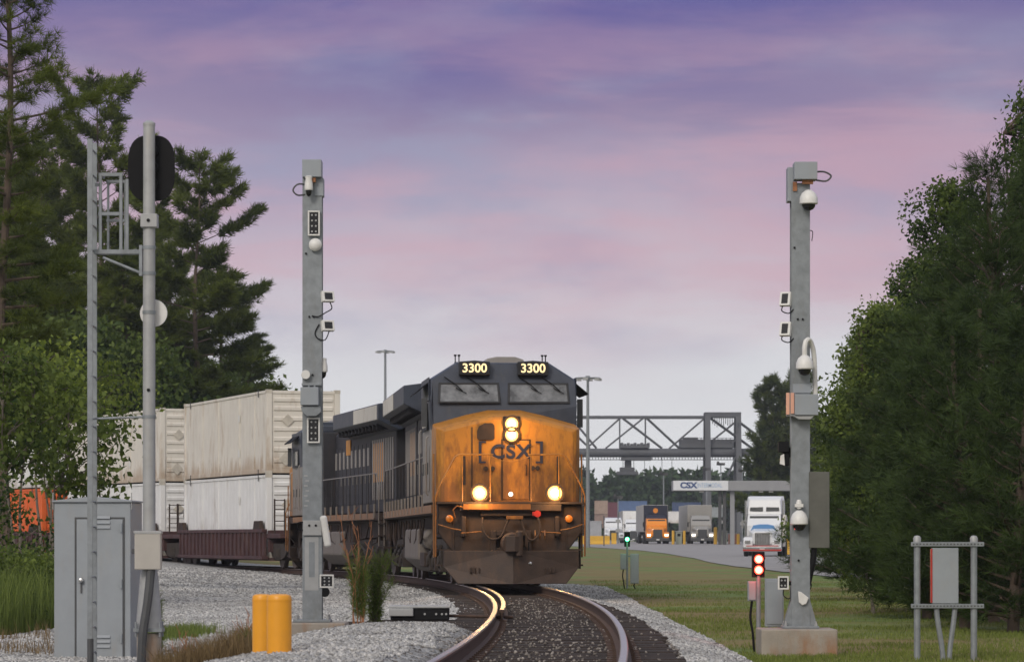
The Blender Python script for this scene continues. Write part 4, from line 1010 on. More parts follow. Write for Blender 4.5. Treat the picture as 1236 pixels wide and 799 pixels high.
cable('thin_cable', [(X_(976),-.09,Zp(279)),(X_(980),-.10,Zp(281)),(X_(979),-.1,Zp(292))], .005, rp)
for (px, py) in ((947.5,362),(947.5,398)):
    flood(rp, (X_(px),-.10,Zp(py)), -26, -14, .135, .17)
    b = MB(); b.box((X_(952),-.04,Zp(py+2)),(X_(956),.0,Zp(py-2))); b.box((X_(952.5),-.06,Zp(py+6)),(X_(954),.02,Zp(py-6))); b.build('lamp_bracket', M['galv'], rp)
for py in (376, 411): cable('lamp_cable', [(X_(944),-.1,Zp(py-6)),(X_(943),-.1,Zp(py)),(X_(951),-.12,Zp(py+3)),(X_(957),-.11,Zp(py-2))], .007, rp)
b = MB()
for (px, py) in ((962,386),(968,386),(963,676),(958,300)): b.lathe([(.013,-.125),(.013,-.105)], (X_(px),0,Zp(py)), 'y', 8)
b.build('bolt', M['black'], rp)
dome_cam(rp, X_(969), -.26, Zp(444), .105)
cable('goose_neck', [(X_(969),-.26,Zp(430)),(X_(969),-.26,Zp(421)),(X_(971),-.24,Zp(413)),(X_(976),-.18,Zp(412)),(X_(981),-.10,Zp(425)),(X_(983),-.06,Zp(450)),(X_(984),-.04,Zp(500))], .030, rp, 'white_pl')
b = MB(); b.box((X_(957),-.30,Zp(502)),(X_(985),-.12,Zp(477))); b.box((X_(956),-.12,Zp(475)),(X_(978),-.107,Zp(464))); b.build('junction_box', M['greybox'], rp, bev=.006)
b = MB(); b.box((X_(947),-.24,Zp(501)),(X_(951),-.22,Zp(475))); b.box((X_(952.5),-.24,Zp(500)),(X_(956.5),-.22,Zp(475))); b.build('reflective_strip', M['reflective'], rp)
b = MB(); b.prism([(X_(955),Zp(503)),(X_(980),Zp(503)),(X_(976),Zp(507)),(X_(962),Zp(507))], -.28, -.11, 'y'); b.box((X_(948),-.219,Zp(503)),(X_(958),-.10,Zp(476))); b.build('box_bracket', M['galv_l'], rp, bev=.004)
b = MB(); b.tube([(X_(954.5),-.09,Zp(503)),(X_(954.5),-.09,Zp(640))], .010, 8); b.build('conduit', M['galv_l'], rp)
g_ = dome_cam(rp, X_(963), -.20, Zp(630), .105)
b = MB(); b.lathe([(.03,Zp(614)),(.035,Zp(606)),(.02,Zp(603))], (X_(963),-.16,0), 'z', 14); b.box((X_(958),-.2,Zp(612)),(X_(968),-.107,Zp(608))); b.build('camera_arm', M['white_pl'], rp, smooth=True)
# dark camera cluster on the left flange, white lamp box, shield sensor, plate, hose
b = MB(); b.box((X_(939),-.16,Zp(546)),(X_(951),.0,Zp(533))); b.box((X_(944),-.12,Zp(562)),(X_(952),.02,Zp(546))); b.box((X_(951),-.08,Zp(552)),(X_(955),-.04,Zp(540))); b.build('dark_scanner', M['black'], rp, bev=.006)
b = MB(); b.prism([(X_(940),Zp(560)),(X_(946),Zp(562)),(X_(945),Zp(548)),(X_(941),Zp(550))], -.17, -.13, 'y'); b.build('scanner_lens', M['white_pl'], rp)
led_panel(rp, X_(938), Zp(711), X_(951), Zp(695), -.12, 2)
b = MB(); b.box((X_(951),-.1,Zp(706)),(X_(955),-.07,Zp(701))); b.build('lamp_arm', M['black'], rp)
cable('thin_cable', [(X_(945),-.1,Zp(711)),(X_(945),-.1,Zp(718)),(X_(950),-.1,Zp(722)),(X_(953),-.1,Zp(721))], .006, rp)
b = MB(); b.prism([(X_(962),Zp(713)),(X_(966),Zp(714)),(X_(975),Zp(721)),(X_(972),Zp(728)),(X_(967),Zp(730)),(X_(963),Zp(726))], -.15, -.107, 'y'); b.build('shield_sensor', M['white_pl'], rp, bev=.008)
b = MB(); b.box((X_(975.5),-.14,Zp(661)),(X_(1000),-.02,Zp(569.5))); b.box((X_(980),-.02,Zp(640)),(X_(984),.05,Zp(590))); o = b.build('back_panel', M['panelgrey'], rp, bev=.006)
cable('hose', [(X_(982),-.08,Zp(661)),(X_(981),-.08,Zp(676)),(X_(977),-.06,Zp(695)),(X_(975),-.03,Zp(706))], .035, rp)
cable('thin_cable', [(X_(975),-.05,Zp(701)),(X_(979),-.05,Zp(705)),(X_(977),-.05,Zp(712))], .006, rp)
b = MB(); b.box((PX(919,DP-.5),DP-.5,-1.1),(PX(1011,DP-.5),DP+.45,zb2-.002)); o = b.build('concrete_block', M['concrete'], None, bev=.015); tag(o, 'tall rust streaked concrete block under the right-hand camera post', 'concrete footing')

# cabinet
DC = 38.4; sC = FPX/DC; cz = CAMZ-(797-HY)/sC
cb = empty('equipment_cabinet', (PX(111.5,DC), DC, cz), R(-3), 'grey metal equipment cabinet with one locked door, standing on gravel', 'equipment cabinet')
wC = 93/sC; hC = 193/sC; dC = .80
b = MB(); b.box((-wC/2,0,0),(wC/2,dC,hC-.02)); body = b.build('cabinet_body', M['greybox'], cb, bev=.008)
b = MB(); b.prism([(-wC/2-.02,hC-.018),(wC/2+.02,hC-.018),(wC/2+.02,hC+.0),(0,hC+.045),(-wC/2-.02,hC+.0)], -.03, dC+.03, 'y'); b.build('cabinet_roof', M['greybox'], cb, bev=.004)
for sx in (-wC/2-.012, wC/2+.012):
    b = MB(); b.tube([(sx,-.01,hC-.1),(sx,-.01,hC+.09)], .006, 6); b.build('corner_rod', M['galv_l'], cb)
x0, x1 = -wC/2+27/sC, wC/2-9/sC; z1d = hC-22/sC
b = MB(); f = .018
b.box((x0-f,-.006,.03),(x0,.01,z1d+f)); b.box((x1,-.006,.03),(x1+f,.01,z1d+f)); b.box((x0,-.006,z1d),(x1,.01,z1d+f)); b.build('door_surround', M['darkgrey'], cb)
b = MB(); b.box((x0+.005,-.014,.03),(x1-.005,.006,z1d-.006)); dr = b.build('door', M['greybox'], cb, bev=.004)
for zc in (hC-.30, .16):
    for k in range(3): b = MB(); b.prism([(-.016,zc-.016+k*.055),(-.032,zc-.012+k*.055),(-.016,zc+.018+k*.055)], -.01+(x0+x1)/2-.05, .17+(x0+x1)/2-.05, 'x'); b.build('vent', M['greybox'], dr)
for zc in (hC*.83, hC*.48, .25):
    b = MB(); b.lathe([(.014,zc-.05),(.014,zc+.05)], (x1-.02,-.022,0), 'z', 8); b.box((x1-.07,-.018,zc-.02),(x1-.02,-.012,zc+.02)); b.build('hinge', M['greybox'], dr)
b = MB(); b.lathe([(.03,-.02),(.032,-.03),(.026,-.055),(.01,-.06)], (x0+.06,0,hC*.50), 'y', 16); hd = b.build('door_handle', M['chrome'], dr, smooth=True)
b = MB(); b.box((x0+.052,-.03,hC*.50-.14),(x0+.066,-.022,hC*.50-.03)); b.build('padlock', M['darkgrey'], dr)
b = MB(); b.box((-wC/2-.04,-.05,-.10),(wC/2+.06,dC+.06,.012)); b.build('cabinet_plinth', M['concrete'], cb, bev=.01)

# signal mast with ladder
DS = 36.0; sS = FPX/DS; sz0 = CAMZ-(799-HY)/sS-.05
sm = empty('signal_mast', (PX(180,DS), DS, sz0), 0, 'tall round signal mast seen from behind, with ladder, black oval backboard and meter box', 'signal mast')
X_ = lambda px: (px-180)/sS
Zp = lambda y: (HY-y)/sS+CAMZ-sz0
b = MB(); b.lathe([(.068,Zp(690)),(.062,Zp(150))], (0,0,0), 'z', 24); b.lathe([(.066,Zp(152)),(.066,Zp(149)),(.03,Zp(146)),(.003,Zp(146))], (0,0,0), 'z', 24); b.build('pole', M['galv_l'], sm, smooth=True)
b = MB(); b.lathe([(.085,Zp(685)),(.10,Zp(700)),(.14,Zp(757)),(.14,Zp(757)-.02)][::-1], (0,0,0), 'z', 24); b.build('cone_base', M['galv_l'], sm, smooth=True)
b = MB(); b.box((-.15,-.15,Zp(762)),(.15,.15,Zp(757.5))); 
for sx in (-.125,.125):
    for sy in (-.125,.125): b.lathe([(.014,Zp(768)),(.014,Zp(750))], (sx,sy,0), 'z', 6)
b.build('base_flange', M['galv'], sm)
b = MB(); b.lathe([(.13,-.3),(.13,Zp(764))], (0,0,0), 'z', 24); b.build('mast_foundation', M['concrete'], sm, smooth=True)
# oval backboard facing away
b = MB(); n = 36; ring = []
hw, hh = 28.5/sS, 40/sS
for k in range(n):
    a = 2*math.pi*k/n; e_ = 2/2.9
    ring.append((X_(181.5)+hw*math.copysign(abs(math.cos(a))**e_, math.cos(a)), Zp(202)+hh*math.copysign(abs(math.sin(a))**e_, math.sin(a))))
b.prism(ring, .10, .118, 'y'); bb = b.build('backboard', M['black'], sm, bev=.004)
for zz_ in (182, 202, 222):
    b = MB(); b.lathe([(.075,.118),(.085,.16),(.085,.40)], (X_(181.5),0,Zp(zz_)), 'y', 18); b.lathe([(.07,.04),(.078,.06),(.078,.10)], (X_(181.5)+.0,0,Zp(zz_)), 'y', 18); b.build('lamp_hood', M['black'], bb, smooth=True)
b = MB(); b.box((X_(170.5),-.09,Zp(275)),(X_(190.5),.09,Zp(259))); b.build('clamp', M['galv_l'], sm, bev=.006)
b = MB(); b.lathe([(.018,-.10),(.018,-.088)], (0,0,Zp(267)), 'y', 10); b.lathe([(.018,-.075),(.018,-.06)], (0,0,Zp(471)), 'y', 10); b.build('cable_hole', M['black'], sm)
for y in (299, 330, 377, 503):
    b = MB(); b.lathe([(.071,Zp(y+2)),(.071,Zp(y-2))], (0,0,0), 'z', 20); b.build('band', M['galv'], sm, smooth=True)
b = MB(); b.lathe([(.001,.075),(.143,.076),(.145,.082),(.143,.088),(.001,.089)], (X_(184.5),0,Zp(377.5)), 'y', 32); b.build('round_plate', M['white_pl'], sm, smooth=True)
# ladder seen edge-on: two rails one behind the other with rungs between
xl_ = X_(109.5); lad = MB()
for y in (-.02, .36): lad.box((xl_-.034,y,.02),(xl_+.022,y+.014,Zp(168)))
lado = lad.build('ladder', M['galv'], sm, bev=.002, seg=1); lado.location.x = 0
for k in range(21):
    z = .15+k*.265
    if z < Zp(172): b = MB(); b.tube([(xl_,-.025,z),(xl_,.375,z)], .010, 8); b.build('rung', M['galv'], lado)
b = MB(); b.lathe([(.035,.0),(.033,.30)], (xl_-.0,-.03,0), 'z', 12); b.build('ladder_foot', M['darkgrey'], sm)
b = MB(); b.tube([(xl_,.1,Zp(505)),(-.05,.0,Zp(503))], .012, 8); b.build('lower_stay', M['galv'], sm)
b = MB(); b.cbox(((X_(112)+X_(172))/2,.12,Zp(303)),(X_(172)-X_(112),.05,.045)); b.cbox(((X_(112)+X_(172))/2,.42,Zp(301)),(X_(172)-X_(112),.05,.045)); b.box((X_(168),-.02,Zp(333)),(X_(172),.05,Zp(296)))
b.tube([(X_(123),.1,Zp(310)),(X_(171),.02,Zp(330))], .017, 6)
for xx in (112, 128, 144, 160): b.box((X_(xx),.10,Zp(302)),(X_(xx)+.03,.44,Zp(301)+.01))
b.build('platform_bracket', M['galv'], sm, bev=.002, seg=1)
b = MB()
for xx in (119.5, 144.5, 152): b.box((X_(xx)-.016,.10,Zp(303)),(X_(xx)+.016,.132,Zp(209 if xx < 150 else 215)))
for xx in (125, 146): b.box((X_(xx)-.012,.40,Zp(303)),(X_(xx)+.012,.425,Zp(214)))
for y in (209.5, 257): b.box((X_(117),.104,Zp(y)-.018),(X_(147),.136,Zp(y)+.018)); b.box((X_(123),.396,Zp(y+5)-.015),(X_(148),.428,Zp(y+5)+.015))
b.box((X_(118),.132,Zp(209.5)-.015),(X_(121),.40,Zp(209.5)+.015)); b.box((X_(113),.10,Zp(220)),(X_(119),.12,Zp(224)))
b.build('platform_railing', M['galv'], sm, bev=.002, seg=1)
b = MB(); b.box((X_(165),-.22,Zp(687)),(X_(196.5),-.075,Zp(642))); mb = b.build('meter_box', mat('beige_box', (.42,.395,.355), .55, 0, .06, 6, dirt=(.30,.25,.20), dirt_amt=.5, dscale=5), sm, bev=.01)
b = MB(); b.box((X_(164),-.225,Zp(644)),(X_(197.5),-.07,Zp(640.5))); b.build('box_lid', M['galv_l'], mb, bev=.004)
b = MB(); b.box((X_(161),-.17,Zp(668)),(X_(165),-.14,Zp(662))); b.build('box_latch', M['darkgrey'], mb, bev=.004)
cable('conduit', [(X_(184),-.16,Zp(687)),(X_(183),-.17,Zp(700)),(X_(180),-.20,Zp(730)),(X_(175),-.22,Zp(765)),(X_(173),-.22,-.05)], .046, sm, 'darkgrey')

# bollards
DB = 30.0
for (px, w, D_, top, lab) in ((316.5, 24, 30.5, 717.5, 'yellow sleeved bollard half hidden behind its twin'), (337, 30, 29.6, 717.5, 'yellow sleeved bollard standing in front of its twin')):
    sB = FPX/D_; r_ = w/2/sB; x = PX(px, D_); zt = CAMZ-(top-HY)/sB; zg = float(Gr(x, D_))
    bo = empty('bollard', (x, D_, zg-.05), 0, lab, 'bollard', 'yellow bollards beside the gravel'); hB = zt-zg+.05
    b = MB(); b.lathe([(r_,-.2),(r_*1.0,hB-.05),(r_*.985,hB-.02),(r_*.90,hB-.004),(r_*.6,hB+.006),(.002,hB+.008)], (0,0,0), 'z', 36); b.build('plastic_sleeve', M['yellow'], bo, smooth=True)
    b = MB(); b.lathe([(r_*1.015,hB-.055),(r_*1.02,hB-.045),(r_*1.015,hB-.038)], (0,0,0), 'z', 36); b.build('sleeve_rim', M['yellow'], bo, smooth=True)

# dwarf signals
def dwarf(px, D_, base_y, lamps, col, label, boxes, flip=1):
    s_ = FPX/D_; zb_ = CAMZ-(base_y-HY)/s_; g_ = empty('dwarf_signal', (PX(px,D_), D_, zb_), 0, label, 'signal', 'dwarf signals beside the track')
    Xq = lambda x: (x-px)/s_; Zq = lambda y: (HY-y)/s_+CAMZ-zb_
    top = min(y for y in lamps)
    r_ = .058
    b = MB(); b.tube([(0,0,-.1),(0,0,Zq(max(lamps))-.05)], .028, 10); b.build('signal_post', M['galv'], g_, smooth=True)
    b = MB(); b.box((-.075,-.02,Zq(max(lamps)+9)),(.075,.13,Zq(top-9))); hs = b.build('signal_head', M['black'], g_, bev=.008)
    for y in lamps:
        b = MB(); b.lathe([(r_*1.05,-.02),(r_*1.15,-.03),(r_*1.15,-.05),(r_,-.05)], (0,0,Zq(y)), 'y', 20); lh = b.build('lamp_rim', M['black'], hs, smooth=True)
        b = MB(); b.lathe([(r_,-.045),(r_*.8,-.058),(.002,-.066)], (0,0,Zq(y)), 'y', 20); b.build('lamp_lens', M[col+'_on'], hs, smooth=True)
        b = MB(); b.lathe([(r_*.72,-.062),(r_*.5,-.070),(.002,-.074)], (0,0,Zq(y)), 'y', 16); b.build('lamp_core', M[col+'_core'], hs, smooth=True)
        # visor above the lens
        b = MB(); q = []
        for k in range(9):
            a = math.pi*k/8; q.append((math.cos(a)*r_*1.3, Zq(y)+math.sin(a)*r_*1.3))
        for k in range(8): b.add([(q[k][0],-.02,q[k][1]),(q[k+1][0],-.02,q[k+1][1]),(q[k+1][0],-.13,q[k+1][1]),(q[k][0],-.13,q[k][1])],[(0,1,2,3)])
        v = b.build('visor', M['black'], hs, smooth=True); so = v.modifiers.new('thick', 'SOLIDIFY'); so.thickness = .004
    for (x0, y0, x1, y1, name) in boxes:
        b = MB(); b.box((Xq(x0),.0,Zq(y1)),(Xq(x1),.12,Zq(y0))); b.box((Xq(x0)+.008,-.012,Zq(y1)+.012),(Xq(x1)-.008,.0,Zq(y0)-.012)); b.build(name, M['greybox'], g_, bev=.005)
        xc = (Xq(x0)+Xq(x1))/2
        cable('conduit', [(xc,.05,Zq(y1)),(xc-.02,.04,Zq(y1)*.7),(xc+.01,.03,Zq(y1)*.4),(xc*.6,.02,-.05)], .016, g_)
        b = MB(); b.box((min(0,xc),.03,Zq(y0+4)),(max(0,xc),.05,Zq(y0+2))); b.build('box_arm', M['galv'], g_)
    for (y, e) in [(y, (2.5 if col == 'green' else 3)) for y in lamps]:
        l = bpy.data.objects.new('lamp_glow', bpy.data.lights.new('lamp_glow', 'POINT')); C.objects.link(l); l.parent = g_; l.location = (0,-.20,Zq(y)); l.data.energy = e; l.data.color = (1,.05,.03) if col == 'red' else (.05,1,.3); l.data.shadow_soft_size = .04
    return g_
rs = dwarf(915.5, 42.0, 792, (674.5, 687.5), 'red', 'dwarf signal showing two red lights next to the concrete block', [(903,701,913,725,'small_box')])
gs = dwarf(757, 90.0, 714, (650.5,), 'green', 'dwarf signal showing one green light on the turf', [(749,668,756,687,'small_box'),(761,668,771,704,'large_box')])
s_ = FPX/43.0
ub = empty('utility_box', (PX(935,43), 43, CAMZ-(756-HY)/s_), 0, 'flat grey utility box just left of the high concrete block', 'utility box')
b = MB(); b.box((-11/s_,0,0),(11/s_,.14,58/s_)); b.build('box_body', M['greybox'], ub, bev=.006)
b = MB(); b.box((-9.5/s_,-.012,.03),(9.5/s_,-.001,58/s_-.03)); b.build('box_door', M['greybox'], ub, bev=.004)
b = MB()
for sx in (-.06,.06): b.box((sx-.02,.03,-.5),(sx+.02,.07,0))
b.build('box_stand', M['galv'], ub)

# pipe frame with grey panel, lower right
DF = 39.0; sF = FPX/DF; fz = -.62
pf = empty('panel_frame', (PX(1142,DF), DF, fz), 0, 'galvanised pipe frame holding a blank grey panel against the dark trees', 'equipment frame')
Xq = lambda x: (x-1142)/sF; Zq = lambda y: (HY-y)/sF+CAMZ-fz
for px in (1107, 1175.5):
    b = MB(); b.lathe([(.037,-.1),(.037,Zq(653))], (Xq(px),0,0), 'z', 16); b.build('upright', M['galv'], pf, smooth=True)
    b = MB(); b.lathe([(.044,Zq(654.5)),(.045,Zq(649)),(.03,Zq(646.5)),(.002,Zq(646))], (Xq(px),0,0), 'z', 16); b.build('post_cap', M['galv_l'], pf, smooth=True)
for y in (656.5, 731):
    b = MB(); b.box((Xq(1099),-.055,Zq(y+2.6)),(Xq(1187),-.038,Zq(y-2.6))); so = b.build('strut_channel', M['galv'], pf, bev=.003)
    b = MB()
    for k in range(21): b.box((Xq(1101+k*4.1),-.0575,Zq(y)-.008),(Xq(1103+k*4.1),-.0555,Zq(y)+.008))
    b.build('strut_slots', M['darkgrey'], so)
b = MB(); b.box((Xq(1125),-.036,Zq(728)),(Xq(1156.5),.06,Zq(661))); pn = b.build('grey_panel', M['greybox'], pf, bev=.006)
b = MB(); b.box((Xq(1123.2),-.04,Zq(727)),(Xq(1124.8),.05,Zq(662))); b.build('painted_red_glint', M['redlens'], pf)  # reflection of the red signal on the panel edge, painted as a strip
cable('conduit', [(Xq(1130),.0,Zq(729)),(Xq(1132),.0,Zq(750)),(Xq(1138),.0,Zq(790)),(Xq(1139),.0,-.1)], .030, pf, 'galv')
cable('conduit', [(Xq(1153),.0,Zq(729)),(Xq(1151),.0,Zq(750)),(Xq(1146),.0,Zq(790)),(Xq(1145),.0,-.1)], .030, pf, 'galv')

# switch machine and its long ties
DM = 48.2; sM = FPX/DM
h0 = at_s(s_of_D(DM))[2]
swm = empty('switch_machine', (PX(508,DM), DM, -.17), -h0, 'low black switch machine with pale lid, beside the rails', 'switch machine')
b = MB(); b.box((-.42,-.22,0.0),(.40,.22,.17)); b.build('machine_case', M['black'], swm, bev=.015)
b = MB(); b.box((-.44,-.24,.172),(.42,.24,.205)); b.build('case_lid', M['galv_l'], swm, bev=.008)
b = MB(); b.box((-.44,-.27,.06),(-.10,-.22,.17)); b.build('motor_cover', M['galv_l'], swm, bev=.01)
b = MB()
for x in (.06,.22,.30,.36): b.lathe([(.016,-.235),(.016,-.219)], (x,0,.09), 'y', 8)
b.build('cover_bolt', M['galv_l'], swm)
b = MB(); b.tube([(.40,0,.06),(1.3,0,.04)], .022, 8); b.tube([(.40,.12,.06),(1.0,.12,.04)], .016, 8); b.build('throw_rod', M['railside'], swm)
b = MB(); b.box((-.75,-.42,-.16),(1.0,-.20,-.004)); b.build('support_tie', M['tie'], swm, bev=.01)
b = MB(); b.box((-.75,.20,-.16),(1.0,.42,-.004)); b.build('support_tie', M['tie'], swm, bev=.01)
# ---------------------------------------------------------------- terminal yard: trucks, gate, crane
def place(px, D): return (PX(px, D), D, float(T(PX(px, D), D))+.03)
def make_truck(px, D, rot, cab_m, label, style, trailer=None, logo=False, lamps=True, low_m=None):
    """long-nosed road tractor, front faces -y"""
    t = empty('semi_truck', place(px, D), rot, label, 'truck', 'trucks at the terminal gate')
    lm = low_m or M['darkgrey']; cm_ = M[cab_m]
    b = MB()
    # hood: narrowing towards the grille
    b.loft([[(-.62,.25,.75),(.62,.25,.75),(.62,.25,1.42),(.45,.25,1.55),(-.45,.25,1.55),(-.62,.25,1.42)],
            [(-.95,1.9,.75),(.95,1.9,.75),(.98,1.9,1.65),(.70,1.9,1.85),(-.70,1.9,1.85),(-.98,1.9,1.65)]])
    b.build('hood', cm_, t, bev=.05)
    if style == 'sleeper':
        b = MB(); b.prism([(-.80,1.60),(-.55,1.72),(.55,1.72),(.80,1.60),(.62,1.93),(.25,2.0),(-.25,2.0),(-.62,1.93)], 1.2, 1.96, 'y'); b.build('hood_scoop', M['tr_blue'], t, bev=.03)
    for sg in (-1, 1):      # fenders
        b = MB(); b.prism([(.15,.45),(.15,.95),(.45,1.18),(1.1,1.22),(1.6,.95),(1.75,.55),(1.45,.55),(1.25,.85),(.65,.88),(.5,.45)], sg*.60, sg*1.18, 'x'); b.build('fender', cm_, t, bev=.04)
        b = MB(); b.box((sg*.74,.09,.80),(sg*1.08,.2,1.0)); hl = b.build('headlight', M['truck_lamp'] if lamps else M['chrome'], t, bev=.02)
        for yy in (.95, 5.3, 6.6):
            w = MB(); w.lathe([(.15,sg*.90),(.50,sg*.92),(.52,sg*.97),(.52,sg*1.15),(.48,sg*1.19),(.28,sg*1.15),(.08,sg*1.13)], (0,yy,.52), 'x', 28); wo_ = w.build('wheel', M['tyre'], t, smooth=True)
            r_ = MB(); r_.lathe([(.27,sg*1.152),(.2,sg*1.10),(.06,sg*1.17)], (0,yy,.52), 'x', 16); r_.build('rim', M['chrome'], wo_, smooth=True)
    b = MB(); b.box((-.46,.17,.62),(.46,.26,1.48)); b.build('grille', M['chrome'] if style != 'day' else M['darkgrey'], t, bev=.02)
    gb = MB()
    for k in range(9): gb.box((-.42+k*.1,.16,.66),(-.39+k*.1,.172,1.44))
    gb.build('grille_bars', M['darkgrey'], t)
    b = MB(); b.box((-1.2,-.05,.30),(1.2,.14,.62)); b.build('bumper', M['chrome'] if style == 'sleeper' else lm, t, bev=.04)
    b = MB(); b.box((-.16,-.062,.38),(.16,-.052,.50)); b.build('number_plate', M['white_pl'], t)
    # cab
    b = MB(); b.loft([[(-1.03,1.85,.8),(1.03,1.85,.8),(1.06,1.85,1.9),(1.06,1.85,1.95),(-1.06,1.85,1.95),(-1.06,1.85,1.9)],
                      [(-1.08,2.05,.8),(1.08,2.05,.8),(1.08,2.15,1.92),(1.02,2.35,2.60),(-1.02,2.35,2.60),(-1.08,2.15,1.92)],
                      [(-1.1,3.4,.8),(1.1,3.4,.8),(1.1,3.4,1.95),(1.05,3.4,2.66),(-1.05,3.4,2.66),(-1.1,3.4,1.95)]])
    cab_ = b.build('cab', cm_, t, bev=.04)
    b = MB(); b.add([(-.95,2.06,1.95),(.95,2.06,1.95),(.90,2.27,2.52),(-.90,2.27,2.52),(-.95,2.02,1.95),(.95,2.02,1.95),(.90,2.23,2.52),(-.90,2.23,2.52)], [(0,1,2,3),(7,6,5,4),(0,4,5,1),(1,5,6,2),(2,6,7,3),(3,7,4,0)]); b.build('windscreen', M['wind_dark'], cab_, bev=.01)
    for sg in (-1, 1):
        b = MB(); b.box((sg*1.3,2.15,1.75),(sg*1.42,2.22,2.25)); b.tube([(sg*1.08,2.18,2.2),(sg*1.36,2.18,2.22)], .02); b.build('mirror', M['chrome'] if style == 'sleeper' else M['black'], cab_)
    if style == 'sleeper':
        b = MB(); b.loft([[(-1.06,2.5,2.6),(1.06,2.5,2.6),(1.04,2.6,3.0),(.98,2.75,3.55),(-.98,2.75,3.55),(-1.04,2.6,3.0)],
                          [(-1.16,3.4,.8+1.7),(1.16,3.4,2.5),(1.16,3.4,3.2),(1.08,3.2,3.75),(-1.08,3.2,3.75),(-1.16,3.4,3.2)],
                          [(-1.16,5.0,.9),(1.16,5.0,.9),(1.16,5.0,3.2),(1.08,5.0,3.80),(-1.08,5.0,3.80),(-1.16,5.0,3.2)]]); sl_ = b.build('sleeper_roof', cm_, t, bev=.06)
        for sg in (-1, 1):
            b = MB(); b.add([(sg*.10,2.50,2.82),(sg*.92,2.50,2.84),(sg*.90,2.58,3.06),(sg*.10,2.58,3.08),(sg*.10,2.62,2.82),(sg*.92,2.62,2.84),(sg*.90,2.68,3.06),(sg*.10,2.68,3.08)], [(0,1,2,3),(7,6,5,4),(0,4,5,1),(1,5,6,2),(2,6,7,3),(3,7,4,0)]); b.build('roof_window', M['wind_dark'], sl_)
            b = MB(); b.lathe([(.09,.9),(.09,2.2),(.075,2.21),(.075,3.5)], (sg*1.17,2.6,0), 'z', 12); b.build('exhaust_stack', M['chrome'], t, smooth=True)
            b = MB(); b.box((sg*.95,1.2,.95),(sg*1.2,1.85,1.25)); b.lathe([(.17,1.1),(.17,1.75)], (sg*1.02,1.5,1.35), 'y', 14); b.build('air_cleaner', M['chrome'], t, smooth=True)
        b = MB(); b.prism([(1.2,.6),(1.32,2.0),(1.34,2.55),(1.22,2.6),(1.14,2.4),(1.10,.6)], 2.2, 4.6, 'y'); b.build('side_fairing', M['cream'], t, bev=.03)
        b = MB(); b.box((-1.19,-.075,.34),(1.19,-.052,.44)); b.build('bumper_stripe', M['redlens'], t)
        b = MB(); b.box((-1.0,.10,.62),(1.0,.16,.68)); b.build('red_trim', M['redlens'], t)
    else:
        b = MB(); b.loft([[(-1.0,2.45,2.6),(1.0,2.45,2.6),(.9,2.9,2.9),(-.9,2.9,2.9)],[(-1.0,3.6,2.6),(1.0,3.6,2.6),(.95,3.6,3.0),(-.95,3.6,3.0)]]); b.build('roof_fairing', M['tr_navy'] if logo else cm_, t, bev=.03)
    if trailer:
        y0, y1 = 4.0, 18.0
        b = MB(); b.box((-1.28,y0,1.25),(1.28,y1,4.05)); tr_ = b.build('trailer', M['trailer'], t, bev=.03)
        b = MB(); b.box((-1.24,y0-.03,1.35),(1.24,y0-.005,4.0)); b.build('trailer_nose', M[trailer], tr_, bev=.01)
        if logo:
            b = MB(); b.lathe([(.26,y0-.052),(.26,y0-.032)], (.0,0,3.45), 'y', 24); b.build('round_emblem', M['tr_orange'], tr_)
        b = MB(); b.box((-1.1,13.5,.9),(1.1,17.6,1.25)); b.build('trailer_chassis', M['darkgrey'], tr_)
        for sg in (-1, 1):
            for yy in (14.6, 15.9):
                w = MB(); w.lathe([(.15,sg*.85),(.52,sg*.9),(.52,sg*1.18),(.3,sg*1.2),(.08,sg*1.15)], (0,yy,.52), 'x', 24); w.build('trailer_wheel', M['tyre'], tr_, smooth=True)
    else:
        b = MB(); b.box((-.45,3.4,.75),(.45,7.4,.98)); b.build('chassis', M['darkgrey'], t)
    return t
M['wind_dark'] = mat('dark_windscreen', (.03,.033,.035), .08, 0, .1, 1)
make_truck(920, 212, R(-7.5), 'tr_white', 'white sleeper tractor with blue hood and no trailer, driving on the access road', 'sleeper', lamps=False)
make_truck(794, 352, R(1), 'tr_orange', 'orange truck with dark box nose and round emblem, headlights on, at the gate', 'day', 'tr_navy', True)
make_truck(848, 354, R(1), 'tr_grey', 'dull grey truck and trailer waiting beneath the canopy sign', 'day', 'tr_grey')
make_truck(741, 400, R(0), 'tr_white', 'small white truck behind the yellow barrier, left of the green signal', 'day', lamps=False)
make_truck(765, 430, R(0), 'tr_white', 'white truck with a taller white box, just left of the orange truck', 'day', 'white_c', lamps=False)

# stacked boxes in the yard behind
def yard_box(px0, px1, D, ytop, ybot, m, label, long=12.2):
    s = FPX/D; w = (px1-px0)/s; z0 = CAMZ-(ybot-HY)/s; z1 = CAMZ-(ytop-HY)/s; g_ = float(T(PX(px0,D),D))
    if z0-g_ < 1.2: z0 = g_+.04
    t = empty('yard_container', (PX((px0+px1)/2,D), D, z0), 0, label, 'container', 'containers stored in the yard'); h = z1-z0
    b = MB(); b.box((-w/2+.03,.05,.05),(w/2-.03,2.39,h-.05)); n = max(4, int(w/.35))
    for k in range(n):
        x = -w/2+.25+k*(w-.5)/(n-1); b.box((x-.06,.02,.2),(x+.06,.06,h-.2))
    b.build('body', m, t)
    b = MB()
    for sx in (-1,1):
        for y in (0, 2.29): b.box((sx*(w/2-.12),y,0),(sx*w/2,y+.15,h))
    for z in (0, h-.12):
        b.box((-w/2+.12,.0,z),(w/2-.12,.1,z+.12)); b.box((-w/2+.12,2.34,z),(w/2-.12,2.44,z+.12))
    b.build('corner_frame', m, t)
    return t
mt = lambda n, c: M.setdefault(n, mat(n, c, .6, 0, .12, 1.5, dirt=tuple(.6*x+.05 for x in c), dirt_amt=.5))
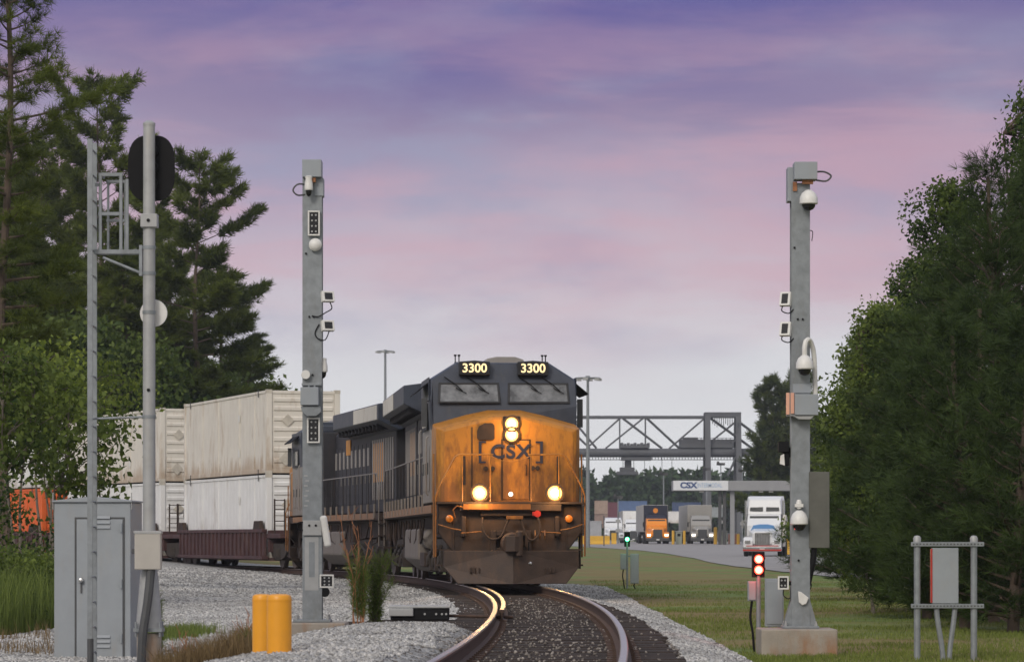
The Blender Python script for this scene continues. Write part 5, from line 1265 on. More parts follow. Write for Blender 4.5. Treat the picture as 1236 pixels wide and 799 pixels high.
yard_box(718, 733.5, 470, 604, 620, mt('tan_box', (.36,.27,.22)), 'tan container, upper one of the pair left of the maroon stack')
yard_box(718, 733.5, 470, 620.5, 637, mt('brown_box', (.28,.20,.17)), 'brown container under the tan one')
yard_box(734, 746.5, 480, 606, 628, mt('maroon_box', (.15,.055,.075)), 'maroon container between the tan pair and the blue stack')
yard_box(747, 781, 500, 604.5, 618, mt('blue_box', (.10,.16,.30)), 'blue container on top, seen above the white trucks')
yard_box(812, 846, 500, 606, 617, mt('navy_box', (.055,.085,.17)), 'dark blue container behind the space between the two trailers')
yard_box(807.5, 820.5, 420, 617, 631, M['white_c'], 'white container between the orange and grey trucks')
yard_box(709.5, 726, 395, 628.5, 645, mt('pale_box', (.38,.39,.41)), 'pale grey container at the left end of the yard, behind the yellow barrier')
yard_box(846, 872, 480, 612, 624, mt('grey_box', (.30,.33,.34)), 'pale grey container behind the gate posts')

# yellow concrete barriers and gate furniture
def barrier(px0, px1, D, ytop, m, label):
    s = FPX/D; x0, x1 = PX(px0,D), PX(px1,D); zg = float(T((x0+x1)/2,D)); h = CAMZ-(ytop-HY)/s-zg
    b = MB(); b.prism([(-.30,0),(.30,0),(.30,.12),(.14,.38),(.10,h),(-.10,h),(-.14,.38),(-.30,.12)], x0-(x0+x1)/2, x1-(x0+x1)/2, 'x')
    o = b.build('traffic_barrier', m, None, bev=.02); o.location = ((x0+x1)/2, D, zg); tag(o, label, 'barrier', 'barriers along the yard edge'); return o
M['yellow_far'] = mat('yellow_barrier_paint', (.62,.36,.04), .7, 0, .12, 1)
barrier(698, 736, 345, 646.5, M['yellow_far'], 'long yellow barrier at the yard edge left of the green signal')
barrier(1003, 1030, 200, 655, M['yellow_far'], 'yellow barrier glimpsed through leaves right of the hose post')
barrier(946.5, 953, 225, 650, M['yellow_far'], 'short yellow barrier just right of the white tractor')
barrier(738, 744, 350, 643, M['yellow_far'], 'short yellow block beside the long yellow barrier')
barrier(879, 893, 350, 644.5, mt('brick_red', (.20,.08,.05)), 'reddish barrier between gate posts and white tractor')
def gatepost(px, D, ytop, w, m, label, name='bollard', cat='bollard'):
    s = FPX/D; x = PX(px,D); zg = float(T(x,D)); h = CAMZ-(ytop-HY)/s-zg
    b = MB(); b.lathe([(w,0),(w,h-.08),(w*.8,h-.01),(.01,h)], (0,0,0), 'z', 16); o = b.build(name, m, None, smooth=True); o.location = (x, D, zg); tag(o, label, cat, 'bollards guarding the gate lanes')
gatepost(812.5, 345, 640, .14, M['yellow_far'], 'yellow gate bollard next to the orange truck')
gatepost(826, 345, 640, .14, M['yellow_far'], 'yellow gate bollard next to the grey truck')
gatepost(863.5, 345, 636, .17, M['yellow_far'], 'tall yellow gate bollard right of the grey truck')
gatepost(891, 345, 644, .15, M['yellow_far'], 'yellow gate bollard nearest the white tractor')
def kiosk(px, D, ytop, w, m, label):
    s = FPX/D; x = PX(px,D); zg = float(T(x,D)); h = CAMZ-(ytop-HY)/s-zg
    t = empty('gate_kiosk', (x,D,zg), 0, label, 'kiosk', 'card kiosks at the gate lanes')
    b = MB(); b.box((-w/2,0,0),(w/2,.4,h-.08)); b.build('kiosk_body', m, t, bev=.03)
    b = MB(); b.box((-w/2-.04,-.08,h-.08),(w/2+.04,.44,h)); b.build('kiosk_roof', M['galv_l'], t, bev=.01)
    b = MB(); b.box((-w/4,-.015,h*.6),(w/4,-.002,h*.8)); b.build('screen', M['black'], t)
kiosk(819.5, 346, 640.5, .62, mt('kiosk_green', (.30,.33,.28)), 'grey green kiosk between the two yellow bollards by the orange truck')
kiosk(874, 346, 640, .6, mt('kiosk_green', (.30,.33,.28)), 'pale kiosk right of the tall yellow gate bollard')

# gate canopy with the sign
DG = 338.0; sG = FPX/DG; zgG = float(T(PX(880,DG),DG))
gt = empty('gate_canopy', (PX(880,DG), DG, zgG), 0, 'grey overhead gate canopy beam carrying a white company sign', 'gate canopy')
Xq = lambda x: (x-880)/sG; Zq = lambda y: (HY-y)/sG+CAMZ-zgG
b = MB(); b.box((Xq(812.5),0,Zq(592)),(Xq(1010),3.5,Zq(580))); b.build('fascia_beam', M['beam_grey'], gt, bev=.03)
b = MB(); b.box((Xq(812.7),-.06,Zq(591.6)),(Xq(879),-.003,Zq(580))); sg_ = b.build('sign_face', M['sign_white'], gt, bev=.01)
text('lettering', 'CSX', .78, M['sign_navy'], sg_, (Xq(821)+.0, -.068, Zq(585.8)), bold=.035, ext=.004, align='LEFT', sx=1.12)
text('small_lettering', 'INTERMODAL', .60, M['sign_light'], sg_, (Xq(841.5), -.068, Zq(585.8)), bold=.004, ext=.004, align='LEFT', sx=.66)
for px, w in ((869.5,.16),(875,.16),(884.5,.22),(985,.22)):
    b = MB(); b.box((Xq(px)-w,.6,0),(Xq(px)+w,.6+2*w,Zq(592))); b.build('column', M['beam_grey'] if px > 880 else M['darkgrey'], gt, bev=.02)
for px in (847, 919, 931):
    b = MB(); b.box((Xq(px-2.5),.3,Zq(594)),(Xq(px+2.5),.9,Zq(592.2))); b.build('canopy_lamp', M['white_pl'], gt)

# light masts and poles
def mast(px, D, ytop, r0, r1, label, head='disc', name='light_mast', cat='light mast'):
    s = FPX/D; x = PX(px,D); zg = float(T(x,D)); h = CAMZ-(ytop-HY)/s-zg
    t = empty(name, (x,D,zg), 0, label, cat, 'lighting masts in the yard')
    b = MB(); b.lathe([(r0,-.2),(r1,h)], (0,0,0), 'z', 14); b.build('mast_pole', M['galv'], t, smooth=True)
    if head == 'disc':
        b = MB(); b.tube([(1.05*math.cos(2*math.pi*k/20), 1.05*math.sin(2*math.pi*k/20), h-.1) for k in range(21)], .06, 6, cap=False)
        for k in range(4): b.tube([(0,0,h-.1),(1.05*math.cos(k*1.57), 1.05*math.sin(k*1.57), h-.1)], .05, 6)
        b.lathe([(.2,h-.3),(.2,h+.1)], (0,0,0), 'z', 12); hd = b.build('ring_frame', M['galv'], t)
        for k in range(6):
            a = k*math.pi/3+.3; b = MB(); b.cbox((1.05*math.cos(a),1.05*math.sin(a),h-.22),(.45,.38,.20)); b.build('floodlight', M['galv_l'], hd)
    elif head == 'cam':
        b = MB(); b.box((-.5,-.1,h-.15),(.5,.1,h+.15)); b.cbox((-.35,-.3,h+.2),(.25,.5,.25)); b.build('camera_head', M['darkgrey'], t)
        for k in (.25,.45): b = MB(); b.box((-.25,-.2,h*k),(.25,.2,h*k+.35)); b.build('mast_box', M['galv_l'], t)
    return t
mast(709.5, 300, 455, .20, .11, 'tall slim light mast just right of the lead locomotive')
mast(465, 430, 423, .24, .14, 'distant light mast rising behind the locomotives')
mast(801, 400, 572, .11, .07, 'thin camera mast rising behind the two gate trucks', 'cam', 'camera_mast', 'camera mast')
mast(853, 420, 566, .10, .06, 'thin camera mast behind the canopy sign, left one of three', 'cam', 'camera_mast', 'camera mast')
mast(870, 410, 560, .08, .06, 'thin dark camera mast above the canopy beam, middle of three', 'cam', 'camera_mast', 'camera mast')
mast(896, 405, 568, .08, .06, 'thin pale mast above the canopy beam, right one of three', 'cam', 'camera_mast', 'camera mast')
mast(746, 362, 600, .07, .06, 'short pole with small boxes between maroon and blue containers', 'cam', 'camera_mast', 'camera mast')
gatepost(729, 318, 622, .05, M['darkgrey'], 'thin dark marker pole in front of the yellow barrier', 'marker_pole', 'marker pole')

# gantry crane
DK = 600.0; sK = FPX/DK; zK = .7
ck = empty('gantry_crane', (PX(870,DK), DK, zK), 0, 'huge grey gantry crane with a trussed bridge girder far beyond the trucks', 'gantry crane')
Xq = lambda x: (x-870)/sK; Zq = lambda y: (HY-y)/sK+CAMZ-zK
b = MB(); xa, xb_ = 575, 912
for y in (-1.6, 1.6):
    b.tube([(Xq(xa),y,Zq(546.5)),(Xq(xb_),y,Zq(546.5))], .75, 14)
gd_ = b.build('lower_girder', M['crane'], ck, smooth=True)
b = MB(); b.box((Xq(xa),-1.4,Zq(505.3)),(Xq(850),-.9,Zq(502))); b.box((Xq(xa),.9,Zq(505.3)),(Xq(850),1.4,Zq(502)))
b.build('upper_chord', M['crane'], ck)
b = MB()
for y in (-1.2, 1.2):
    for (xt, xl0, xr0) in ((745,708,745),(779,735,779),(850,812,850)):
        pass
    for (a0, a1) in (((748,505),(708,541)),((748,505),(748,541)),((752,505),(799,541)),((776,505),(731,541)),((779,505),(779,541)),((781,505),(820,541)),((849,506),(808,541)),((712,541),(690,520)),((690,505),(720,541)),((660,541),(700,505)),((640,505),(676,541)),((620,541),(656,505)),((858,533),(893,505)),((858,505),(908,541)),((893,510),(912,524))):
        b.tube([(Xq(a0[0]),y,Zq(a0[1])),(Xq(a1[0]),y,Zq(a1[1]))], .17 if a0[0] != a1[0] else .10, 6)
b.build('truss_braces', M['crane'], ck)
for (x0, x1) in ((850,856.5),(887,893.5)):
    for y in (-6, 6):
        b = MB(); b.loft([[(Xq(x0),y-.5,0),(Xq(x1),y-.5,0),(Xq(x1),y+.5,0),(Xq(x0),y+.5,0)],[(Xq(x0),y*.3-.5,Zq(499)),(Xq(x1),y*.3-.5,Zq(499)),(Xq(x1),y*.3+.5,Zq(499)),(Xq(x0),y*.3+.5,Zq(499))]]); b.build('crane_leg', M['crane'], ck)
b = MB(); b.box((Xq(850),-2.4,Zq(504)),(Xq(893.5),2.4,Zq(498))); b.box((Xq(852),-6.5,.4),(Xq(892),-5.5,1.6)); b.build('cross_beam', M['crane'], ck)
b = MB()
for k in range(11):
    x = 859+k*2.6; b.box((Xq(x),-2.2,Zq(512+2*(k%3))),(Xq(x)+.12,-2.0,Zq(504)))
for k in range(4): b.tube([(Xq(880+k*3),-3,Zq(545-k*10)),(Xq(889),-3,Zq(540-k*10))], .1, 6)
b.tube([(Xq(876),-5,Zq(575)),(Xq(887),-3,Zq(552))], .2, 6)
b.build('access_stairs', M['crane'], ck)
b = MB(); b.box((Xq(820),-2.2,Zq(541)),(Xq(885),2.2,Zq(530.5))); b.box((Xq(824),-1.8,Zq(530.5)),(Xq(842),1.8,Zq(528))); tr_ = b.build('machinery_house', M['crane'], ck, bev=.1)
b = MB()
for k in range(13): b.box((Xq(820+k*5),-2.5,Zq(535)),(Xq(820+k*5)+.1,-2.35,Zq(529)))
b.box((Xq(820),-2.5,Zq(529.3)),(Xq(884),-2.35,Zq(528.7))); b.build('house_railing', M['crane'], tr_)
b = MB(); b.box((Xq(748),-2.6,Zq(541)),(Xq(783),2.6,Zq(538)))
for k in range(9): b.box((Xq(749+k*4),-1.8+.4*(k%3),Zq(540)),(Xq(752+k*4),1.8,Zq(534.5+1.2*(k%2))))
b.box((Xq(750),-2.4,Zq(555.5)),(Xq(786),2.4,Zq(552))); b.build('trolley', M['crane'], ck)
b = MB()
for x in (752,757,765,778,799,811): b.tube([(Xq(x),0,Zq(552)),(Xq(x),0,Zq(575 if x < 790 else 585))], .05, 5)
b.build('hoist_ropes', M['crane'], ck)
b = MB(); b.box((Xq(744),-1.5,Zq(573)),(Xq(770),1.5,Zq(569))); b.box((Xq(748),-1,Zq(569)),(Xq(766),1,Zq(564))); b.box((Xq(754),-1,Zq(564)),(Xq(762),1,Zq(556))); b.build('spreader', M['crane'], ck, bev=.1)
b = MB()
for k in range(56): b.box((Xq(700+k*3.6),-2.0,Zq(555)),(Xq(700+k*3.6)+.12,-1.9,Zq(552)))
b.tube([(Xq(690),-1.95,Zq(555)),(Xq(905),-1.95,Zq(555))], .07, 5); b.build('cable_festoon', M['crane'], ck)
# ---------------------------------------------------------------- vegetation
M['needle_far'] = leafmat('pine_needles_far', (.016,.034,.009), (.165,.205,.030), .3)
M['needle_r'] = leafmat('dark_conifer_needles', (.009,.022,.007), (.072,.112,.026), .25)
M['leaf'] = leafmat('broad_leaves', (.018,.045,.010), (.18,.235,.045), .4)
M['leaf_y'] = leafmat('yellow_green_leaves', (.06,.11,.015), (.30,.36,.06), .4)
M['grassm'] = leafmat('grass_blades', (.050,.080,.016), (.21,.265,.06), .35)
M['lawn'] = leafmat('lawn_blades', (.060,.095,.018), (.24,.28,.06), .3)
M['drygrass'] = leafmat('dry_stems', (.10,.065,.028), (.30,.21,.10), .3)
M['far_green'] = leafmat('distant_foliage', (.020,.045,.018), (.065,.110,.035), .2)
def unit(v): return v/np.maximum(np.linalg.norm(v, axis=-1, keepdims=True), 1e-9)
def needles(P, Dr, L, W, K, spread, rng):
    n = len(P); d = unit(Dr[:,None,:]+spread*rng.normal(size=(n,K,3))); s = unit(np.cross(d, rng.normal(size=(n,K,3))))*W/2
    l = L[:,None,None]*rng.uniform(.6,1.15,(n,K,1)) if np.ndim(L) else L*rng.uniform(.6,1.15,(n,K,1))
    p = P[:,None,:]+d*l*.08
    V = np.stack([p-s*.7, p+s*.7, P[:,None,:]+d*l+s*.25, P[:,None,:]+d*l-s*.25], 2).reshape(-1,3)
    F = np.arange(len(V)).reshape(-1,4); return V, F
def leaves(P, size, rng, droop=0.):
    n = len(P); d = unit(rng.normal(size=(n,3))+np.array([0,0,-droop])); s = unit(np.cross(d, rng.normal(size=(n,3)))); l = (size*rng.uniform(.6,1.2,n))[:,None]
    nrm = np.cross(d, s)*.12*l
    V = np.stack([P, P+d*l*.45+s*l*.30+nrm, P+d*l, P+d*l*.45-s*l*.30+nrm], 1).reshape(-1,3); F = np.arange(len(V)).reshape(-1,4); return V, F
def limbs(b, pts, r0, r1, n=6): b.tube(pts, r0, n, r1=r1)
def conifer(name, loc, H, Rr, base, label, group=None, seed=1, nb=60, mname='needle_far', L=.34, W=.035, K=9, dens=1., prof=None, lean=0., barkm='bark', trunk_r=.22, rise=.25, cat='pine tree', spread=.55, twl=.30, tintb=0.):
    rng = np.random.default_rng(seed); rr = random.Random(seed)
    t = empty(name, loc, 0, label, cat, group); b = MB()
    cx_ = lambda z: (lean*z+.12*math.sin(z*.5+seed), .12*math.cos(z*.41+seed))
    limbs(b, [(*cx_(z), z) for z in np.linspace(-.4, H*.97, 12)], trunk_r, .03, 9)
    prof = prof or (lambda u: (1-u)**.7*(.35+.65*min(1, u*4)))
    PP = []; DD = []; TT = []
    for k in range(nb):
        u = (k+rr.random())/nb; z = base+(H-base)*u; az_ = k*2.399+rr.uniform(-.5,.5); Lb = Rr*prof(u)*rr.uniform(.55,1.12)*(1+.22*math.sin(2*az_+z*1.7+seed))
        if Lb < .15: Lb = .15
        ox, oy = cx_(z); o = np.array([ox, oy, z]); h = np.array([math.cos(az_), math.sin(az_), 0.]); rs_ = rise*rr.uniform(.2,1.4)+.5*u
        f = lambda q: o+h*Lb*q+np.array([0,0,1])*Lb*(rs_*q-.18*q*q*(1-u)+.22*q**3)
        if Lb > .5: limbs(b, [tuple(f(q)) for q in (0,.3,.6,.85)], max(.015, trunk_r*.28*(1-u)+.012), .008, 5)
        bt = rr.uniform(-.22, .22); nt_ = max(3, int(Lb*5.5*dens))
        for j in range(nt_):
            q = rr.uniform(.22, 1.0)**.75; c0 = f(q); side = 1 if j%2 else -1; a2 = az_+side*rr.uniform(.3, 1.3)*(1 if q < .93 else .3)
            d = np.array([math.cos(a2), math.sin(a2), rr.uniform(-.1,.45)]); tl = (twl*Lb*(1.15-q)+.22)*rr.uniform(.6,1.2)
            m = max(2, int(tl/ (L*.42)))
            for i in range(m+1):
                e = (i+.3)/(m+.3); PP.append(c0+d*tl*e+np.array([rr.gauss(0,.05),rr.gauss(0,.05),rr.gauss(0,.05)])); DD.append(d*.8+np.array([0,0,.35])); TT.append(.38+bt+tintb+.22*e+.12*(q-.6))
    b.build('trunk', M[barkm], t, smooth=True)
    P = np.array(PP); D_ = np.array(DD); Tn = np.array(TT)+rng.normal(0,.12,len(PP))
    V, F = needles(P, unit(D_), L, W, K, spread, rng)
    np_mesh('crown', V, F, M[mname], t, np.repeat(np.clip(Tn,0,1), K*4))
    return t
def broadleaf(name, loc, H, Rr, base, label, group=None, seed=1, nclump=60, nleaf=120, size=.12, mname='leaf', barkm='bark_p', trunk_r=.08, stems=1, cat='tree', shape=None, csize=.45, droop=.4, tintb=0., offs=None):
    rng = np.random.default_rng(seed); rr = random.Random(seed); t = empty(name, loc, 0, label, cat, group); b = MB(); PP = []; TT = []
    roots = []
    for k in range(stems):
        a = rr.uniform(0, 6.28); tipx = Rr*.35*math.cos(a)*(stems > 1); tipy = Rr*.35*math.sin(a)*(stems > 1)
        pts = [(tipx*q+.06*math.sin(q*7+k), tipy*q+.05*math.cos(q*5+k), -.2+(H*.92+.2)*q) for q in np.linspace(0,1,8)]; limbs(b, pts, trunk_r, trunk_r*.2, 7); roots.append(pts)
    shape = shape or (lambda u: math.sin(math.pi*min(1, (u*.86+.10)))**.7)
    for k in range(nclump):
        u = (k+rr.random())/nclump; z = base+(H-base)*u; R_ = Rr*shape(u); rad = R_*math.sqrt(rr.uniform(.10,1))*rr.uniform(.8,1.18); a = k*2.399+rr.uniform(-.4,.4)
        c = np.array([rad*math.cos(a), rad*math.sin(a), z])
        if offs: c = c+np.array(offs(u))
        pts = roots[k%stems]; zi = max(base*.6, z-.55*rad-.15); p0 = min(pts, key=lambda p: abs(p[2]-zi)); mid = (np.array(p0)+c)/2+np.array([0,0,.10*rad])
        limbs(b, [p0, tuple(mid), tuple(c)], trunk_r*.28, .006, 5)
        cs = csize*rr.uniform(.5,1.4); bt = rr.uniform(-.22,.22)
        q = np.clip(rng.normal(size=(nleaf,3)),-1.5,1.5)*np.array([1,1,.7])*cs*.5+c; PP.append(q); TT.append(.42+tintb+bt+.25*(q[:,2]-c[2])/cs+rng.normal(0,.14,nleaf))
    b.build('trunk', M[barkm], t, smooth=True)
    P = np.concatenate(PP); V, F = leaves(P, np.full(len(P), size), rng, droop)
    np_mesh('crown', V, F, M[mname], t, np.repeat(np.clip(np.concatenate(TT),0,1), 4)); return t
def retree(src, loc, rz, sc_, label):
    c = dup(src); c.location = loc; c.rotation_euler.z = rz; c.scale = (sc_[0], sc_[0], sc_[1]); c['label'] = label; return c
def at(px, D, dz=0.): x = PX(px, D); return (x, D, float(T(x, D))+dz)
gP = 'pines beyond the train'
loblolly = lambda u: (.55+.45*math.sin(math.pi*min(1,u*1.15)))*(1-u)**.35*(.8 if u < .1 else 1)
# the pine with layered boughs standing clear on its right side
pA = conifer('pine_tree', at(238,176), 20.4, 6.0, 5.5, 'pine with layered boughs reaching right over the nearest containers', gP, seed=11, nb=54, prof=lambda u: (1-u)**.42*(.74+.26*math.sin(u*17+.6)) if u > .12 else .85, L=.44, W=.062, K=11, dens=2.5, trunk_r=.24, rise=.10)
pB = conifer('pine_tree', at(120,182), 24.5, 4.6, 6, 'broad rounded pine crown directly behind the ladder top', gP, seed=12, nb=74, prof=lambda u: (1-u)**.30*(.74+.26*math.sin(u*27+1))*(.55+.45*min(1,u*2.2)), L=.44, W=.068, K=11, dens=2.3, trunk_r=.26, rise=.3, tintb=.20)
pC = conifer('pine_tree', at(182,196), 21.5, 3.8, 4, 'slimmer pine filling the gap behind the signal mast', gP, seed=13, nb=64, prof=lambda u: (1-u)**.5*(.8+.2*math.sin(u*21+2)), L=.44, W=.068, K=11, dens=2.2, trunk_r=.2, tintb=.03)
retree(pB, at(48,188), 2.1, (1.0,.90), 'pine crown behind the leftmost tall pine')
retree(pA, at(75,205), 3.0, (1.05,1.12), 'pine rising between the leftmost tall pine and the ladder')
retree(pC, at(10,180), 1.1, (1.2,1.02), 'pine at the very left edge behind the tall near pine')
retree(pB, at(205,214), 4.1, (.95,.80), 'pine set back between mast and layered pine')
retree(pC, at(150,172), 5.2, (1.1,.72), 'lower pine in front of the rounded crown')
retree(pA, at(95,170), .9, (.95,.62), 'short pine low behind the ladder')
retree(pC, at(300,215), 2.6, (1.15,.60), 'low pine just above the top of the cream container')
retree(pA, at(28,168), 4.6, (1.0,.70), 'short pine low at the left behind the sapling')
retree(pC, at(265,205), .4, (1.3,.78), 'pine behind the trunk of the layered pine')
retree(pC, at(215,178), 3.6, (1.2,.55), 'short bushy pine behind the mast at container height')
retree(pB, at(60,172), 5.6, (1.0,.55), 'short broad pine above the second stack')
retree(pB, at(-25,195), 1.6, (1.1,.95), 'pine half outside the frame on the left')
# understorey filling behind the train
for i, (px, D_, sx_, lab) in enumerate(((170,162,1.0,'leafy thicket tree behind the second stack'),(30,160,1.1,'leafy thicket tree at the left behind the third stack'),(95,165,1.2,'leafy thicket tree between second and third stacks'),(250,190,1.1,'leafy thicket tree behind the first stack'),(310,235,1.2,'leafy thicket tree under the layered pine'))):
    if i == 0: uB = broadleaf('tree', at(px,D_), 9.5, 3.2, .8, lab, 'understorey trees beyond the train', seed=31, nclump=90, nleaf=150, size=.34, mname='leaf', csize=1.5, trunk_r=.12, tintb=-.1)
    else: retree(uB, at(px,D_), i*1.3, (sx_, sx_*.95), lab)
# near pine at the left edge
conifer('pine_tree', at(6,78), 17.0, 2.1, 5.2, 'tall near pine at the left edge, dark trunk running full height', 'near pines on the left', seed=21, nb=92, mname='needle_far', L=.25, W=.018, K=24, prof=lambda u: .75+.25*math.sin(u*17), dens=1.25, trunk_r=.15, rise=.05, spread=.75, twl=.42)
# leafy saplings in front of the train
broadleaf('sapling', at(66,68), 4.35, 1.05, 2.15, 'leafy sapling with arching branches in front of the containers', 'saplings on the left verge', seed=41, nclump=48, nleaf=44, size=.17, mname='leaf', trunk_r=.035, stems=4, csize=.50, offs=lambda u: (.45*(1-u),0,0), tintb=.16)
broadleaf('sapling', at(18,64), 4.7, .95, 2.6, 'taller leafy sapling against the left pine trunk', 'saplings on the left verge', seed=42, nclump=50, nleaf=52, size=.15, mname='leaf', trunk_r=.04, stems=2, csize=.5, tintb=.10)
broadleaf('sapling', at(52,72), 5.1, 1.1, 3.3, 'yellow green crown above the arching sapling', 'saplings on the left verge', seed=43, nclump=30, nleaf=70, size=.13, mname='leaf_y', trunk_r=.04, stems=2, csize=.55, tintb=.05)
broadleaf('sapling', at(128,82), 5.4, 1.1, 3.6, 'sparse yellow green sapling behind the ladder and mast', 'saplings on the left verge', seed=44, nclump=26, nleaf=50, size=.13, mname='leaf_y', trunk_r=.035, stems=2, csize=.5, tintb=.0)
broadleaf('shrub', at(-22,60), 2.4, 1.0, .2, 'dark shrub at the foot of the left pine', 'saplings on the left verge', seed=45, nclump=50, nleaf=70, size=.10, mname='leaf', trunk_r=.03, stems=3, csize=.5, tintb=-.2, cat='shrub')

gV = 'low bushes on the left verge'
for i, (px, D_, sc_, lab) in enumerate(((20,57,1.0,'bushy weed clump beside the cabinet on the left verge'),(48,60,.9,'bushy weed clump close to the cabinet, nearer the train'),(-2,54,1.0,'bushy weed clump at the very left edge of the verge'))):
    if i == 0: wb = broadleaf('bush', at(px,D_), 1.0, .75, .1, lab, gV, seed=91, nclump=34, nleaf=90, size=.085, mname='leaf', trunk_r=.012, stems=5, csize=.34, cat='bush', tintb=.12)
    else: retree(wb, at(px,D_), i*1.7, (sc_,sc_), lab)
for i, (px, D_, sc_, lab) in enumerate(((12,50.5,.62,'small weed clump low on the verge, closest to the gravel'),(44,53,.55,'small weed clump beside the cabinet wall'),(-12,52,.7,'small weed clump cut by the left edge of the picture'),(30,56,.7,'small weed clump in the middle of the tall grass'))):
    retree(wb, at(px,D_), 2+i*1.9, (sc_,sc_), lab)
# right-hand mass
gR = 'trees along the right edge'
cone = lambda u: (1-u)**.75*(.9+.1*math.sin(u*30)) if u > .04 else .9
cA = conifer('cedar_tree', at(1200,60), 7.9, 2.6, .3, 'tall dark conifer at the right edge, biggest of the near ones', gR, seed=51, nb=150, mname='needle_r', L=.20, W=.014, K=14, prof=cone, dens=1.5, trunk_r=.12, rise=.35, cat='conifer', spread=.6, twl=.34)
retree(cA, at(1130,64), 1.9, (.98,.80), 'dark conifer left of the tallest, with its top below it')
cB = conifer('cedar_tree', at(1155,52), 4.6, 1.7, .1, 'low dark conifer directly behind the pipe frame', gR, seed=52, nb=110, mname='needle_r', L=.18, W=.014, K=14, prof=cone, dens=1.5, trunk_r=.09, rise=.3, cat='conifer', spread=.6, twl=.36)
retree(cB, at(1230,50), 2.3, (1.1,1.0), 'low dark conifer cut off by the right edge')
retree(cA, at(1262,62), 4.0, (1.0,1.10), 'tall conifer mostly outside the frame at the right')
retree(cA, at(1085,74), 3.1, (.95,.72), 'dark conifer left of the others, nearest the road')
retree(cB, at(1195,56), 5.2, (1.2,1.15), 'rounded conifer between the tall one and the frame')
retree(cB, at(1112,58), .7, (1.05,.92), 'low conifer left of the pipe frame')
bA = broadleaf('tree', at(1070,86), 7.0, 2.3, .9, 'broadleaf tree with pale upright sprays left of the conifers', gR, seed=61, nclump=170, nleaf=170, size=.14, mname='leaf', barkm='bark', trunk_r=.10, csize=.66, stems=2, tintb=.18, shape=lambda u: (1-u)**.55*(.85+.15*math.sin(u*14)))
bB = broadleaf('tree', at(1150,76), 9.1, 2.4, 1.2, 'broadleaf tree whose twiggy top shows above the conifers', gR, seed=62, nclump=140, nleaf=170, size=.12, mname='leaf', barkm='bark', trunk_r=.10, csize=.58, stems=2, tintb=-.15, shape=lambda u: (1-u)**.5*(.85+.15*math.sin(u*14)))
retree(bB, at(1256,72), 2.0, (.85,1.18), 'dark broadleaf tree reaching highest at the right edge')
retree(bA, at(1066,112), 1.2, (1.05,.98), 'broadleaf tree behind the post with the white cameras')
retree(bA, at(1040,150), 2.9, (1.2,1.15), 'paler broadleaf tree just right of the camera post')
retree(bA, at(1055,130), 4.4, (1.3,1.28), 'broadleaf tree set back between post and conifers')
retree(bB, at(1110,100), 5.0, (1.1,1.02), 'broadleaf tree set back behind the left conifers')
broadleaf('shrub', at(1052,62), 2.1, .75, .5, 'loose shrub hanging over the road edge right of the hose', gR, seed=63, nclump=32, nleaf=60, size=.11, mname='leaf', trunk_r=.025, stems=2, csize=.42, cat='shrub')
conifer('pine_tree', at(932,368), 17.6, 3.9, 1.2, 'lone dark pine standing between the crane and the camera post', 'far pines by the yard', seed=71, nb=130, mname='needle_far', L=.75, W=.14, K=9, prof=lambda u: (1-u)**.5*(.8+.2*math.sin(u*17)), dens=1., trunk_r=.2, tintb=-.16)
conifer('pine_tree', at(966,380), 18.6, 4.0, 1.2, 'dark pine hidden partly by the camera post', 'far pines by the yard', seed=72, nb=130, mname='needle_far', L=.75, W=.14, K=9, prof=lambda u: (1-u)**.5*(.8+.2*math.sin(u*15)), dens=1., trunk_r=.2, tintb=-.12)

# far wood behind the yard: one mass
rng = np.random.default_rng(77); PP = []; TT = []
for k in range(460):
    x = rng.uniform(-190, 250); y = 780+rng.uniform(-25, 60); h = 14.5+4.5*hashn(np.array([x]), np.array([0.]), .035, 4)[0]+rng.normal(0,1.0); R_ = rng.uniform(3.5,5.5); n = 420
    u = rng.random(n)**.8; a = rng.uniform(0, 6.28, n); rad = R_*np.sqrt(rng.random(n))*np.clip((1-u)**.45+.05,0,1)
    PP.append(np.stack([x+rad*np.cos(a), y+rad*np.sin(a), .5+h*(.05+.95*u)], 1)); TT.append(.35+rng.normal(0,.12)+.2*u+rng.normal(0,.15,n))
P = np.concatenate(PP); V, F = leaves(P, np.full(len(P), 1.9), rng, .2)
o = np_mesh('forest', V, F, M['far_green'], None, np.repeat(np.clip(np.concatenate(TT),0,1),4)); tag(o, 'hazy green wood forming the skyline behind the yard', kind='stuff')

# ---- grass and weeds
def blades(name, X, D, h, W, m, label, seed=1, tint=(.5,.2), lean=.35, z=None):
    rng = np.random.default_rng(seed); n = len(X); Z = T(X, D) if z is None else z
    a = rng.uniform(0, 6.28, n); ln = lean*h*rng.uniform(.2,1.3,n); b_ = rng.uniform(0, 6.28, n)
    B = np.stack([X,D,Z-.01],1); s = np.stack([np.cos(a),np.sin(a),a*0],1)*(W/2); tip = B+np.stack([ln*np.cos(b_),ln*np.sin(b_),h],1); mid = B+np.stack([ln*.3*np.cos(b_),ln*.3*np.sin(b_),h*.6],1)
    V = np.stack([B-s,B+s,mid+s*.7,mid-s*.7,tip,tip],1)
    V = V[:,[0,1,2,3,4]].reshape(-1,3); idx = 5*np.arange(n)[:,None]
    F = np.concatenate([idx+np.array([0,1,2]),idx+np.array([0,2,3]),idx+np.array([3,2,4])])
    o = np_mesh(name, V, F, M[m], None, np.repeat(np.clip(rng.normal(tint[0],tint[1],n),0,1),5)); tag(o, label, kind='stuff'); return o
rng = np.random.default_rng(9)
n = 110000; u = rng.random(n); Dg = 36*(105/36)**u; Xg = rng.uniform(0, 1, n)*(PX(1250, Dg)-2.3)+2.3
